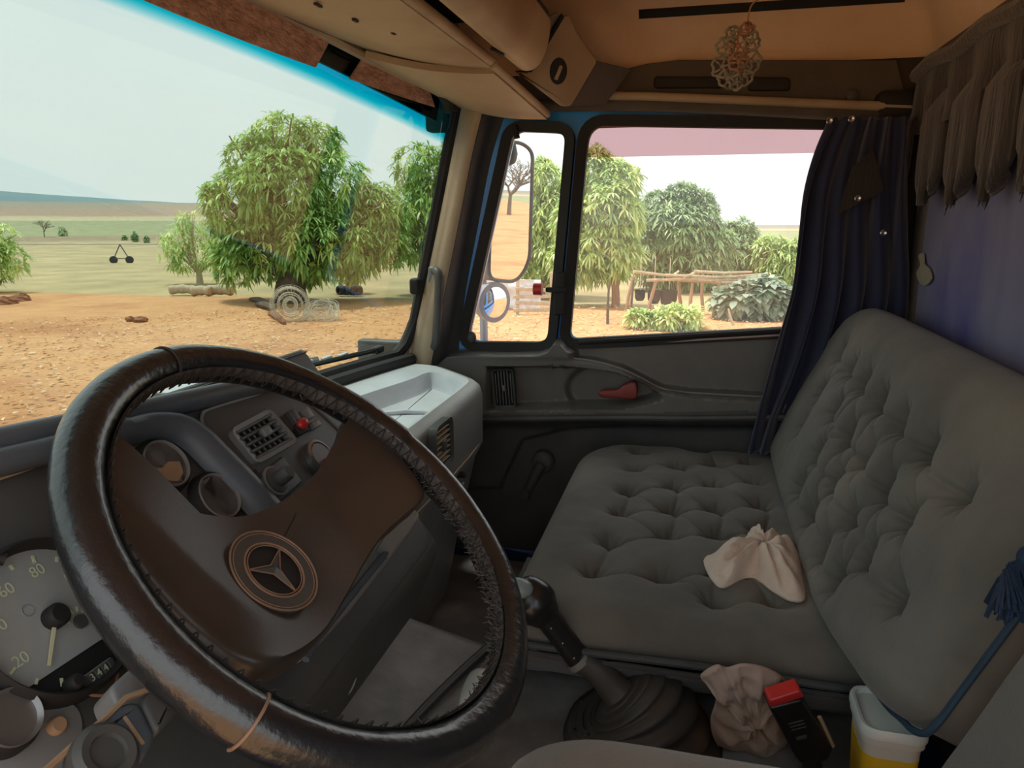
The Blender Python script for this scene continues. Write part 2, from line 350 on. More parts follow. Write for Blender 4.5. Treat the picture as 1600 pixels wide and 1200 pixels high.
def tree(name, label, base_px, d, blobs_px, nros, leaf, seed, matn='mango_leaf', trunk_r=.2, bark='bark', fork=.45, group=None, nleaf=9, inner=.45, spread=1.0, base_z=ZG, width=.15):
    """base and crown lobes are read off the photograph at distance d along the view axis; lobes (px,py,radius px,push back m)"""
    bx = depth_at(base_px[0], base_px[1], d); base = Vector((bx[0], bx[1], base_z)); e = empty(name, base); R = random.Random(seed)
    bl = []
    for (x, y, r, push) in blobs_px:
        q = depth_at(x, y, d); q = q + np.array([.95, .30, 0]) * push; bl.append((*q, r / FPX * d))
    m = MB(); cz = sum(b[2] * b[3] for b in bl) / sum(b[3] for b in bl); cx = sum(b[0] for b in bl) / len(bl); cy = sum(b[1] for b in bl) / len(bl)
    top = Vector((base.x + (cx - base.x) * .3, base.y + (cy - base.y) * .3, base.z + (cz - base.z) * fork))
    m.tube(catmull([base + Vector((0, 0, -.1)), base + Vector((0.04, .03, (top.z - base.z) * .5)), top], 5), [trunk_r * k for k in np.linspace(1.25, .85, 11)], 9)
    m.build('trunk', bark, e)
    br = MB()
    for b in bl:
        t = Vector(b[:3]); mid = (top + t) * .5 + Vector((R.uniform(-.2, .2), R.uniform(-.2, .2), .1)); P = catmull([top - Vector((0, 0, .1)), mid, t], 5)
        br.tube(P, list(np.linspace(trunk_r * .5, trunk_r * .12, len(P))), 6)
        for k in range(3):
            q = t + Vector((R.uniform(-1, 1), R.uniform(-1, 1), R.uniform(-.3, 1))) * b[3] * .9; br.tube([mid, (mid + q) * .5 + Vector((0, 0, .05)), q], [trunk_r * .2, trunk_r * .12, trunk_r * .05], 5)
    br.build('branches', bark, e)
    foliage_mesh('foliage', bl, int(nros * .66), leaf * 1.04, seed, e, matn, nleaf + 3, inner, width)
    tag(e, label, 'tree', group); return e
tree('mango_tree', 'large round mango tree behind the wire coils', (455, 470), 21.3,
     [(440, 225, 46, 0), (400, 248, 44, .3), (485, 228, 42, .4), (385, 320, 55, -.2), (450, 300, 66, -.6), (520, 300, 58, .2), (575, 345, 55, .5), (368, 370, 42, .2), (555, 385, 45, -.2), (425, 375, 55, -.3), (500, 375, 55, -.6), (608, 388, 28, .3), (600, 325, 38, .6), (335, 300, 16, 0), (375, 410, 30, -.4), (470, 405, 40, .5)],
     3600, .34, 1, 'mango_leaf', .42, fork=.30, nleaf=9)
tree('mango_tree', 'yellow-green mango tree cut by the windshield pillar', (706, 470), 23.5,
     [(655, 262, 36, 0), (690, 275, 45, .3), (650, 320, 40, .3), (700, 340, 60, 0), (660, 375, 38, .5), (745, 300, 60, .3), (750, 380, 55, 0), (630, 380, 25, 0)], 1900, .34, 2, 'mango_leaf', .22, fork=.4)
tree('young_tree', 'small airy young tree standing behind the sawn logs', (312, 438), 27.5,
     [(300, 350, 20, 0), (278, 375, 24, 0), (330, 370, 22, .2), (300, 395, 26, -.2), (268, 400, 16, 0), (338, 400, 18, 0), (350, 412, 12, 0), (285, 345, 14, 0)], 330, .30, 3, 'mango_leaf_yellow', .11, 'pale_wood', fork=.3, nleaf=7, inner=.3)
tree('young_tree', 'low leafy sapling above the row of tyres', (545, 452), 24.0, [(545, 418, 16, 0), (536, 430, 11, 0), (555, 428, 10, 0)], 130, .30, 4, 'mango_leaf', .07, fork=.5)
tree('garden_tree', 'yellow-green tree leaning in at the left picture edge', (-40, 430), 24.0, [(0, 372, 20, 0), (8, 405, 26, 0), (-40, 380, 40, 0), (-30, 410, 36, 0)], 420, .32, 5, 'mango_leaf_yellow', .12)
tree('mango_tree', 'tall mango tree with bare reddish trunk at front of side window', (962, 492), 20.0,
     [(930, 275, 40, .2), (965, 285, 32, 0), (945, 330, 46, -.2), (980, 335, 24, 0), (915, 340, 42, .3), (940, 385, 48, 0), (975, 400, 26, 0), (905, 405, 36, .3), (930, 250, 20, .2)], 2000, .34, 6, 'mango_leaf_yellow', .10, 'bark_red', fork=.42)
tree('mango_tree', 'light green mango tree seen through the quarter window', (846, 480), 22.5,
     [(852, 290, 36, 0), (868, 330, 42, 0), (845, 360, 40, .3), (872, 400, 40, 0), (850, 410, 34, .2), (845, 265, 16, 0), (820, 330, 40, .6)], 1500, .34, 7, 'mango_leaf_yellow', .12, 'bark_red', fork=.4)
tree('mango_tree', 'dark grey-green mango tree behind the stick pergola', (1048, 480), 25.0,
     [(1065, 318, 30, 0), (1030, 335, 34, 0), (1090, 345, 30, 0), (1050, 365, 50, -.3), (1015, 385, 34, .3), (1110, 385, 34, 0), (1060, 405, 44, -.3), (1100, 415, 34, 0), (1020, 415, 26, 0), (1100, 315, 15, 0)], 2500, .38, 8, 'mango_leaf_grey', .25)
tree('garden_tree', 'rounded tree right of the dark mango in side window', (1150, 480), 27.0,
     [(1130, 370, 22, 0), (1155, 365, 22, 0), (1150, 395, 34, 0), (1125, 410, 26, 0), (1185, 400, 30, 0), (1172, 420, 28, 0)], 1300, .36, 9, 'mango_leaf_grey', .16)
tree('garden_tree', 'low spreading tree beside the dark blue curtain', (1225, 490), 26.0,
     [(1205, 395, 26, 0), (1235, 410, 34, 0), (1265, 415, 34, 0), (1205, 430, 24, 0), (1240, 445, 26, 0)], 1100, .36, 10, 'mango_leaf_yellow', .14)
# pale large-leaved shrub and weeds in the garden
e = empty('garden_shrub', depth_at(1170, 500, 17.5)); e.location.z = ZG
foliage_mesh('foliage', [(*depth_at(x, y, 17.5), r / FPX * 17.5) for x, y, r in [(1165, 462, 22), (1190, 458, 24), (1210, 468, 22), (1180, 482, 18), (1140, 468, 18)]], 320, .34, 21, e, 'pale_leaf', 7, .3, .42)
MB().tube([e.location, Vector(depth_at(1175, 470, 17.5))], [.06, .03], 6).build('stem', 'bark', e); tag(e, 'pale blue-green broad-leaved shrub under the pergola', 'shrub')
for k, (x, y, r, n_, lab) in enumerate([(1060, 492, 18, 120, 'low green weeds growing in front of the pergola posts'), (1025, 498, 10, 50, 'small tuft of weeds nearest the white stake'), (1000, 492, 9, 40, 'small weed clump between red trunk and pergola')]):
    e = empty('weed_clump', depth_at(x, y + 14, 16.0)); e.location.z = ZG
    foliage_mesh('foliage', [(*depth_at(x + dx, y + 4, 16.0), r / FPX * 16.0) for dx in (-r, 0, r)], n_, .28, 30 + k, e, 'mango_leaf_yellow', 7, .2, .2)
    tag(e, lab, 'weeds')
# ---- pergola of rough sticks
e = empty('stick_pergola', depth_at(1090, 500, 18.2)); e.location.z = ZG
for k, (xt, yt, xb, yb) in enumerate([(1025, 440, 1012, 480), (1060, 430, 1068, 478), (1098, 428, 1098, 505), (1125, 440, 1122, 500), (1137, 438, 1132, 512), (1160, 440, 1165, 505), (1082, 442, 1080, 490), (990, 432, 978, 480), (1200, 430, 1202, 500)]):
    a = depth_at(xt, yt, 18.2 + .5 * (k % 3)); b = depth_at(xb, yb, 18.2 + .5 * (k % 3)); b[2] = ZG - .1
    MB().tube([b, (np.array(a) + b) / 2 + np.array([0, .03, 0]), a], [.05, .045, .04], 7).build('post', 'bark_red', e)
for k, (xa, ya, xb, yb) in enumerate([(990, 424, 1085, 432), (1010, 438, 1200, 428), (1045, 432, 1060, 424), (1070, 432, 1088, 424), (1040, 430, 1190, 432), (1060, 438, 1200, 441), (1085, 424, 1175, 425), (1050, 436, 1170, 437)]):
    MB().tube([depth_at(xa, ya, 18.0 + .3 * (k % 3)), depth_at((xa + xb) / 2, (ya + yb) / 2 + 2, 18.3), depth_at(xb, yb, 18.4 + .2 * (k % 3))], [.045, .04, .03], 6).build('stick', 'pale_wood', e)
tag(e, 'rough pergola of poles and crossed sticks in garden', 'pergola')
for k, (xt, yt, xb, yb, lab) in enumerate([(1004, 484, 1002, 512, 'short white stake left of the weeds'), (1138, 482, 1148, 508, 'pale leaning stick propped near the broad-leaved shrub'), (952, 440, 950, 485, 'thin grey stake left of the reddish trunk'), (990, 438, 986, 480, 'thin dark stake right of the reddish trunk')]):
    a = depth_at(xt, yt, 16.5); b = depth_at(xb, yb, 16.5); b[2] = ZG - .05
    o = MB().tube([b, (np.array(a) + b) / 2 + np.array([0, .015, 0]), a], [.035, .03, .022], 7).build('garden_stake', 'pale_wood' if k < 2 else 'bark'); tag(o, lab, 'stake')
# hanging dark buckets / pots on the pergola
PW = Plane((18, 1, -1.5), (0, -1, 0), (0, 0, 1)); UP = Plane((0, 0, 0), (1, 0, 0), (0, 1, 0))
for x, y, s_, lab in [(1000, 460, .16, 'dark pot hanging left on the stick pergola'), (1022, 462, .2, 'dark pot hanging middle of the stick pergola'), (1045, 464, .26, 'large dark drum standing behind the pergola')]:
    q = depth_at(x, y, 19); e = empty('hanging_pot', q); m = MB().lathe(UP, q[0], q[1], [(s_ * .55, -s_), (s_ * .8, -s_ * .5), (s_ * .85, s_ * .6), (s_ * .9, s_ * .7), (s_ * .8, s_ * .7), (s_ * .7, -s_ * .6)], 14, q[2]); m.build('body', 'rubber_out', e)
    MB().tube([np.array(q) + [0, 0, s_ * .7], np.array(q) + [0, 0, 1.0]], .012, 5).build('hanger', 'wire', e); tag(e, lab, 'pot')
# ---- wooden pallet gate and pale tarp by the quarter window
q = depth_at(833, 482, 18.5); PG = Plane(q, (0.1, -1, 0), (0, 0, 1)); e = empty('pallet_gate', (q[0], q[1], ZG))
for k in range(6): MB().obox(PG, .05 * (k % 2), -.38 + .17 * k, 0, 1.0, .09, .04, .01, rot=.03 * (-1) ** k).build('slat', 'pale_wood', e)
for a in (-.4, .45): MB().obox(PG, a, .1, -.05, .08, 1.6, .07, .01).build('post', 'pale_wood', e)
tag(e, 'weathered pallet gate seen under the truck mirror', 'gate')
q = depth_at(800, 470, 19.5)
PT = Plane(q, (0.1, -1, 0), (0, 0, 1))
o = MB().sheet(lambda u, v: PT.w(-.75 + 1.5 * u, -.6 + 1.15 * v, .12 * noise.noise((u * 5, v * 4, 1)) + .05 * noise.noise((u * 14, v * 9, 4)) - .15 * v), 30, 24, .02).build('tarp_sheet', 'tarp'); tag(o, 'crumpled whitish tarp hanging behind the round mirror', 'tarp')
# ---- wire coils
def coil(name, c, r, wdt, turns, seed, lab, tilt):
    R = random.Random(seed); ax = Vector(tilt).normalized(); u = ax.cross(Vector((0, 0, 1))).normalized(); v = ax.cross(u); m = MB()
    for k in range(turns):
        rr = r * R.uniform(.2, 1.0); off = R.uniform(-wdt, wdt); ph = R.uniform(0, 6.28); sq = R.uniform(-.1, .1)
        pts = [Vector(c) + u * rr * math.cos(a) * (1 + sq) + v * rr * math.sin(a) + ax * (off + .1 * math.sin(a + ph)) for a in np.linspace(0, 2 * math.pi, 34)[:-1]]
        m.tube(pts, .0042, 4, closed=True)
    for k in range(turns):
        a = R.uniform(0, 6.28); r1 = r * .45; p = Vector(c) + (u * math.cos(a) + v * math.sin(a)) * r1; q2 = Vector(c) + (u * math.cos(a + .2) + v * math.sin(a + .2)) * r * .98
        m.tube([p - ax * wdt, (p + q2) / 2, q2 + ax * wdt * R.uniform(-1, 1)], .004, 4)
    o = m.build(name, 'wire', smooth=False, fix=False); tag(o, lab, 'wire coil', 'coils of fence wire by the big mango')
c1 = at(455, 500, 2, ZG); c1 = Vector(c1) * .97; c1.z = ZG + .42
coil('wire_coil', c1, .46, .13, 34, 1, 'big upright coil of fence wire leaning at the mango trunk', (-.85, -.45, .1))
c2 = Vector(at(503, 503, 2, ZG)); c2.z = ZG + .2
coil('wire_coil', c2, .42, .17, 34, 2, 'flatter coil of fence wire lying right of the upright coil', (-.5, -.2, .85))
# ---- logs, tyres, planks, clods
for k, (x0, x1, y, r, lab) in enumerate([(266, 306, 452, .14, 'leftmost pale sawn log below the young tree'), (300, 330, 455, .15, 'thick middle sawn log below the young tree'), (326, 364, 454, .16, 'right-hand barkless log below the young tree')]):
    a = at(x0, y + 8, 2, ZG); b = at(x1, y + 8, 2, ZG); a[2] = b[2] = ZG + r; e = empty('sawn_log', ((a[0] + b[0]) / 2, (a[1] + b[1]) / 2, ZG))
    P = catmull([a, (a + b) / 2 + np.array([.05, .0, .03]), b], 5); MB().tube(P, [r * (1 + .08 * math.sin(i * 1.7)) for i in range(len(P))], 12).build('log_body', 'pale_wood', e)
    t = (b - a) / np.linalg.norm(b - a); MB().tube([b - t * .02, b + t * .015], r * .8, 12).build('cut_face', 'litter', e); tag(e, lab, 'log')
for k in range(4):
    q = at(532 + 9.5 * k, 461, 2, ZG); PTY = Plane((q[0], q[1], ZG + .15), (-.5, -.87, 0), (0, 0, 1)); e = empty('tyre', (q[0], q[1], ZG))
    rot = .2 * k; MB().lathe(PTY, 0, 0, [(.08, -.07), (.13, -.085), (.15, -.06), (.155, .0), (.15, .06), (.13, .085), (.08, .07), (.085, 0)], 22).build('tread', 'rubber_out', e)
    tag(e, ['leftmost', 'second from left', 'third from left', 'rightmost'][k] + ' black tyre in the row beneath the sapling', 'tyre', 'row of tyres under the sapling')
for k, (x0, y0, x1, y1, lab) in enumerate([(390, 470, 425, 482, 'long dark broken plank left of the wire coils'), (400, 478, 430, 488, 'second broken plank lying along the longer one'), (420, 492, 445, 510, 'reddish broken stump piece in front of wire coils')]):
    a = at(x0, y0, 2, ZG); b = at(x1, y1, 2, ZG); a[2] += .05; b[2] += .08; mid = (a + b) / 2 + np.array([0, 0, .05])
    o = MB().tube(catmull([a, mid, b], 4), [.03, .06, .08, .09, .09, .08, .07, .06, .03], 6).build('broken_plank', 'dark_soil' if k == 2 else 'bark', smooth=False); tag(o, lab, 'plank')
for k, (x, y, s_, lab) in enumerate([(32, 470, .32, 'reddish earth clod at far left of yard'), (8, 474, .3, 'brown earth clod touching the left picture edge'), (205, 500, .14, 'small dark clod, left one in mid yard'), (220, 501, .16, 'small dark clod, right one in mid yard')]):
    q = at(x, y, 2, ZG); rr = random.Random(k)
    o = MB().grid(lambda u, v: tuple(np.array(q) + np.array([math.cos(6.2832 * u) * math.sin(3.1416 * v), math.sin(6.2832 * u) * math.sin(3.1416 * v), .6 * math.cos(3.1416 * v)]) * s_ * (1 + .45 * noise.noise((math.cos(6.2832 * u) * 2 + k, math.sin(6.2832 * u) * 2, v * 4))) ), 12, 8).build('earth_clod', 'dark_soil', smooth=False); tag(o, lab, 'clod')
# dry leaf litter over the yard
R = np.random.default_rng(5); n = 9000; dd = 5 + 15.5 * R.random(n) ** .8; az = np.radians(R.uniform(-12, 52, n)); C = np.stack([dd * np.cos(az), dd * np.sin(az), np.full(n, ZG + .015)], 1)
C = C[C[:, 0] < 20]; n = len(C); th = R.uniform(0, 6.28, n); sz = R.uniform(.02, .07, n)
for i in range(n): C[i, 2] += .07 * noise.noise((C[i, 0] * .3, C[i, 1] * .3, 0)) + .03 * noise.noise((C[i, 0] * 1.1, C[i, 1] * 1.1, 5)) + .02
d1 = np.stack([np.cos(th), np.sin(th), R.uniform(-.25, .35, n)], 1) * sz[:, None]; d2 = np.stack([-np.sin(th), np.cos(th), R.uniform(-.3, .3, n)], 1) * sz[:, None] * .4
V = np.stack([C - d1, C + d2, C + d1, C - d2 + [0, 0, .01]], 1).reshape(-1, 3); m = MB(); m.v = [tuple(q) for q in V]; m.f = [(4 * i, 4 * i + 1, 4 * i + 2, 4 * i + 3) for i in range(n)]
o = m.build('leaf_litter', 'litter', smooth=False, fix=False); o['kind'] = 'stuff'; tag(o, 'dry leaves and crumbs of earth strewn over the yard', 'leaf litter')
# ---- pivot irrigation tower, lone trees in the fields
q0 = at(178, 411, 2, ZG - .04); q1 = at(203, 411, 2, ZG - .04); e = empty('pivot_tower', ((q0[0] + q1[0]) / 2, (q0[1] + q1[1]) / 2, ZG - .04)); tp = np.array([(q0[0] + q1[0]) / 2, (q0[1] + q1[1]) / 2, ZG + 1.0])
for q in (q0, q1):
    PTY = Plane((q[0], q[1], ZG + .14), (-.6, .8, 0), (0, 0, 1)); MB().lathe(PTY, 0, 0, [(.06, -.05), (.2, -.06), (.22, 0), (.2, .06), (.06, .05)], 16).build('wheel', 'rubber_out', e)
    MB().tube([np.array(q) + [0, 0, .2], tp], .03, 6).build('leg', 'steel_far', e)
MB().tube([np.array(q0) + [0, 0, .25], np.array(q1) + [0, 0, .25]], .03, 6).build('axle', 'steel_far', e)
dr = (q1 - q0) / np.linalg.norm(q1 - q0); MB().tube([tp - dr * 14, tp, tp + dr * 4], .016, 6).build('pipe', 'steel_far', e); tag(e, 'wheeled irrigation pivot tower out in the pale field', 'irrigation pivot')
def bare_tree(name, base, h, seed, lab, r=.1, mname='bark'):
    R = random.Random(seed); e = empty(name, base); m = MB()
    def grow(p, d, L, rad, k):
        q = p + d * L; mid = (p + q) / 2 + Vector((R.uniform(-1, 1), R.uniform(-1, 1), 0)) * L * .06; m.tube([p, mid, q], [rad, rad * .85, rad * .7], 6)
        if k == 0: return
        for _ in range(4 if k > 3 else (3 if k > 1 else 2)):
            nd = (d + Vector((R.uniform(-1, 1), R.uniform(-1, 1), R.uniform(-.3, .35))) * .95).normalized(); grow(q, nd, L * R.uniform(.6, .82), rad * .6, k - 1)
    grow(Vector(base), Vector((0.03, .05, 1)), h * .3, r, 5); m.build('branches', mname, e, smooth=False, fix=False); tag(e, lab, 'tree'); return e
bare_tree('bare_tree', tuple(at(70, 373, 2, ZG)), 2.8, 4, 'thin bare tree standing alone in the green field', .07)
for k, (x, y, s_, lab) in enumerate([(99, 372, .55, 'small dark bush right of the lone bare tree'), (212, 378, .4, 'dark field bush above the irrigation pivot'), (195, 376, .22, 'tiny bush left of the darker field bush'), (230, 379, .22, 'tiny bush between pivot and young tree')]):
    q = at(x, y, 2, ZG); e = empty('field_bush', q); foliage_mesh('foliage', [(q[0], q[1], q[2] + s_ * 1.2, s_ * .9), (q[0], q[1], q[2] + s_ * 2, s_ * .7)], 60, .35, 50 + k, e, 'mango_leaf_grey', 6, .2, .3)
    MB().tube([q, np.array(q) + [0, 0, s_]], .05, 5).build('stem', 'bark', e); tag(e, lab, 'bush')
# ================================================================== cab
mat('plastic_dark', (0.0634, 0.0651, 0.0634), .5, (0.0924, 0.0915, 0.0862), 9, .25, 260, bdist=.0006)
mat('plastic_grey', (0.1939, 0.1939, 0.1912), .45, (0.2435, 0.2418, 0.2363), 7, .25, 240, bdist=.0006)
mat('door_plastic', (0.1169, 0.1141, 0.1085), .42, (0.1543, 0.1496, 0.1403), 7, .25, 240, bdist=.0006)
mat('plastic_light', (0.4158, 0.4505, 0.4851), .38, (0.5313, 0.5659, 0.5891), 6, .2, 240, bdist=.0005)
mat('plastic_blue_cast', (.085, .105, .130), .42, (.12, .14, .165), 8, .25, 240, bdist=.0005)  # blue cast of sun through the shade band put into the colour
mat('tan_trim', (0.3879, 0.3025, 0.2017), .55, (0.4499, 0.3569, 0.2405), 5, .3, 120, c3=(0.3258, 0.2249, 0.1396), s3=3)
mat('headliner', (0.7056, 0.5040, 0.3276), .95, (0.8064, 0.5796, 0.3906), 5, .4, 160)
mat('headliner_dark', (0.0878, 0.0743, 0.0607), .95, (0.1147, 0.0979, 0.0810), 6, .4, 160)
mat('seal', (0.0096, 0.0096, 0.0104), .7, (0.0192, 0.0176, 0.0160), 9, .2, 80)
mat('blue_paint', (0.0192, 0.2640, 0.7680), .3, (0.0288, 0.3360, 0.9120), 4, 0, coat=.4)
mat('floor_mat', (0.1466, 0.1518, 0.1466), .45, (0.2760, 0.2760, 0.2674), 5, .6, 50, c3=(0.4140, 0.4054, 0.3881), s3=4)
mat('footwell', (0.0096, 0.0240, 0.0800), .8, (0.0160, 0.0320, 0.1040), 5)
mat('rear_sheet', (.17, .175, .32), .9, (.25, .25, .36), 2.2, .5, 30, c3=(.09, .095, .30), s3=3, stretch=(1, 1, .5))
mat('mottled_brown', (0.3600, 0.1890, 0.1305), .8, (0.7020, 0.4230, 0.3240), 26, 1.0, 60, stretch=(1, 1, 2.2), bdist=.012)
mat('dark_visor', (.004, .008, .018), .4)
mat('chrome', (.55, .55, .55), .25, metal=1.0)
mat('alu', (.45, .46, .46), .35, metal=.9)
mat('red_plastic', (.23, .035, .03), .45, (.30, .05, .045), 9)
mat('red_bright', (.55, .03, .03), .35)
mat('mirror_glass', (.86, .87, .87), .01, metal=1.0)
mat('mirror_case', (.22, .225, .23), .5, (.28, .28, .28), 6)
glass('side_glass', (.98, .985, .98), .8, .06)
glass('strip_glass', (.70, .555, .575), .8, .06)
def windshield_glass():
    m = glass('windshield_glass', (.69, .745, .725), 1.0, .0); nt = m.node_tree; n = nt.nodes; l = nt.links
    tr = [q for q in n if q.type == 'BSDF_TRANSPARENT'][0]; ge = n.new('ShaderNodeNewGeometry'); sp = n.new('ShaderNodeSeparateXYZ'); l.new(ge.outputs['Position'], sp.inputs[0])
    # shade band moulded into the glass: its edge dips towards the pillars
    sx = n.new('ShaderNodeMath'); sx.operation = 'SUBTRACT'; sx.inputs[1].default_value = 1.0; l.new(sp.outputs['X'], sx.inputs[0])
    s2 = n.new('ShaderNodeMath'); s2.operation = 'POWER'; s2.inputs[1].default_value = 2.0; ab = n.new('ShaderNodeMath'); ab.operation = 'ABSOLUTE'; l.new(sx.outputs[0], ab.inputs[0]); l.new(ab.outputs[0], s2.inputs[0])
    ma = n.new('ShaderNodeMath'); ma.operation = 'MULTIPLY_ADD'; ma.inputs[1].default_value = .085; l.new(s2.outputs[0], ma.inputs[0]); l.new(sp.outputs['Z'], ma.inputs[2])
    mr = n.new('ShaderNodeMapRange'); mr.inputs[1].default_value = .288; mr.inputs[2].default_value = .326; l.new(ma.outputs[0], mr.inputs[0])
    r = n.new('ShaderNodeValToRGB'); l.new(mr.outputs[0], r.inputs[0]); e = r.color_ramp.elements; e[0].position = 0; e[0].color = (.69, .745, .725, 1); e[1].position = 1; e[1].color = (.0, .44, .56, 1); q = e.new(.55); q.color = (.03, .53, .60, 1)
    l.new(r.outputs[0], tr.inputs[0])
windshield_glass()

XD = 2.05
DP = Plane((XD, 0, 0), (0, -1, 0), (0, 0, 1))         # inner face of the passenger door, normal into the cab
# ---- shell
def yb(x): return .93 - .13 * min(1.2, abs(x - 1.0)) ** 2
def ws(x, z): return (x, yb(x) - .2 * (z + .38), z)
o = MB().box((1.05, .2, -1.04), (2.2, 1.5, .04)).build('floor', 'footwell'); struct(o, 'dark blue cab floor')
o = MB().box((1.65, .22, -1.015), (.72, 1.2, .015), bev=.006).build('floor_mat', 'floor_mat'); tag(o, 'dark rubber mat in the passenger footwell', 'mat')
o = MB().box((1.05, -.54, -.2), (2.2, .05, 1.7)).build('wall_rear', 'headliner_dark'); struct(o, 'rear wall of the cab behind the bench')
def _front(u, v):
    x = -.02 + 2.12 * u; return (x, yb(x) + .03, -1.02 + .62 * v)
o = MB().sheet(_front, 24, 4, .03).build('wall_front', 'plastic_dark'); struct(o, 'front bulkhead under the windshield')
def _roof(u, v):
    x = -.02 + 2.10 * u; y = -.515 + 1.16 * v; ex = (2.08 - x) / .34; ey = (y + .515) / .30; e = min(min(ex, ey), 1); el = min((x + .02) / .3, 1); e = max(min(e, el), 0)
    return (x, y, .385 + .215 * math.sqrt(max(0, 1 - (1 - e) ** 2.2)))
o = MB().sheet(_roof, 60, 44, -.03).build('ceiling', 'headliner', ang=60); struct(o, 'tan cloth headliner of the raised roof')
o = MB().box((-.0, .0, .37), (.05, 1.1, .10), bev=.02).build('trim_1', 'tan_trim'); struct(o, 'roof rail over the open driver door')
# dark strip along the roof cove
def _strip(u, v):
    y = .17 - .75 * u; x = 2.08 - .34 * (.145 + .05 * v); return (x, y, .385 + .215 * math.sqrt(max(0, 1 - (1 - (2.08 - x) / .34) ** 2.2)) - .004)
o = MB().sheet(_strip, 12, 2, .006).build('roof_strip', 'seal'); tag(o, 'dark strip along the curve of the headliner', 'strap')
# header board above the door with two slots
hb = empty('header_board', (XD, -.05, .3)); out = DP.pts([(893, 150), (935, 118), (1010, 100), (1060, 94), (1400, 94), (1420, 168), (1300, 163), (1140, 156), (1000, 152)])
MB().prism(DP, out, -.03, .004, .004).build('board', 'headliner_dark', hb)
for x0, x1, y0, y1 in [(1022, 1130, 120, 139), (1168, 1234, 121, 143)]:
    MB().prism(DP, rounded(DP.pts([(x0, y0), (x1, y0 + 1), (x1, y1), (x0, y1)]), .01), .0, .012, .004).build('slot', 'seal', hb)
MB().lathe(DP, *DP.px(1330, 150), [(.014, 0), (.014, .01), (.008, .014)], 16, .004).build('screw', 'plastic_dark', hb)
tag(hb, 'dark cloth-covered header board with two slots above the door', 'panel')
P = [DP.w(*DP.px(x, y), .03) for x, y in [(870, 155), (900, 153), (1000, 153.5), (1140, 159), (1300, 166), (1400, 170), (1430, 171)]]
o = MB().tube(catmull(P, 6), .011, 10).build('trim_2', 'tan_trim'); struct(o, 'thin tan rail along the door header')
P = [DP.w(*DP.px(x, y), .02) for x, y in [(780, 168), (880, 166), (1000, 166), (1140, 171), (1300, 179), (1420, 184)]]
o = MB().tube(catmull(P, 6), .016, 10).build('trim_3', 'headliner_dark'); struct(o, 'dark weatherstrip over the passenger door')

o = MB().box((2.125, .10, .40), (.05, 1.35, .30), bev=.01).build('wall_right', 'headliner_dark'); struct(o, 'body side above the passenger door')
o = MB().box((1.05, .70, .50), (2.2, .10, .28), bev=.01).build('trim_6', 'headliner_dark'); struct(o, 'roof header behind the overhead console')
o = MB().box((2.10, .80, -.70), (.04, .42, .68), bev=.01).build('trim_7', 'plastic_dark'); struct(o, 'dark side panel of the passenger footwell')
# ---- windshield
w1 = empty('window_1', (1.0, .9, -.38)); struct(w1, 'broad curved windshield with blue shade band')
m = MB().sheet(lambda u, v: ws(-.02 + 2.03 * u, -.39 + .80 * v), 48, 12, .005); m.build('pane', 'windshield_glass', w1, ang=180)
ed = [ws(x, -.375) for x in np.linspace(-.02, 1.93, 24)] + [ws(1.965, -.35), ws(1.985, -.31)] + [ws(1.995 + .035 * t, -.31 + .62 * t) for t in np.linspace(.05, 1, 12)]
MB().tube(ed, .017, 8).build('seal', 'seal', w1)
MB().tube([np.array(ws(x, -.385)) - [0, .03, .004] for x in np.linspace(-.02, 1.96, 24)], .018, 8).build('ledge', 'seal', w1)
# opaque header band behind the shade strip, outside the glass
hv = MB().sheet(lambda u, v: tuple(np.array(ws(-.02 + 2.0 * u, .343 - .085 * ((-.02 + 2.0 * u) - 1) ** 2 + .12 * v)) + [0, .02, 0]), 40, 3, .012)
o = hv.build('sun_visor', 'dark_visor'); tag(o, 'near-black outer sun visor above the blue shade band', 'visor')
WP = Plane((1.4, ws(1.4, .32)[1], .32), (1, -.06, 0), (0, -.2, 1))
def ws_px(px, py, back):
    """point where the sight line meets the windshield, then a little inside the cab"""
    r = ray(px, py); lo, hi = .3, 1.4
    for _ in range(50):
        k = (lo + hi) / 2; y = k; q = r * (y / r[1]); 
        if q[1] > ws(q[0], q[2])[1]: hi = k
        else: lo = k
    q = r * (lo / r[1]); return (q[0], q[1] - back, q[2])
def strip_panel(name, C, lab):  # mottled brown panel set just inside the glass
    def fn(u, v):
        a = np.array(ws_px(*C[0], .012)) * (1 - u) + np.array(ws_px(*C[1], .012)) * u; b = np.array(ws_px(*C[3], .012)) * (1 - u) + np.array(ws_px(*C[2], .012)) * u
        q = a * (1 - v) + b * v; return (q[0], ws(q[0], q[2])[1] - .014, q[2])
    o = MB().sheet(fn, 16, 6, .004).build(name, 'mottled_brown'); tag(o, lab, 'sunshade', 'brown mottled strips at the windshield top')
strip_panel('brown_strip', [(150, -25), (484, 106), (508, 60), (372, -18)], 'longer brown mottled strip at top of windshield')
strip_panel('brown_strip', [(538, 124), (672, 168), (664, 144), (562, 86)], 'shorter brown mottled strip near the pillar')
cl = empty('mirror_bracket', ws_px(690, 150, .03))
MB().prism(Plane(ws_px(688, 152, .02), (1, 0, 0), (0, -.2, 1)), rounded([(-.07, -.012), (-.03, -.022), (-.01, -.045), (.0, -.03), (.05, -.03), (.07, .02), (.03, .045), (-.05, .03), (-.045, .005)], .01), 0, .02, .004).build('bracket', 'seal', cl)
tag(cl, 'black broken bracket in the upper windshield corner', 'bracket')
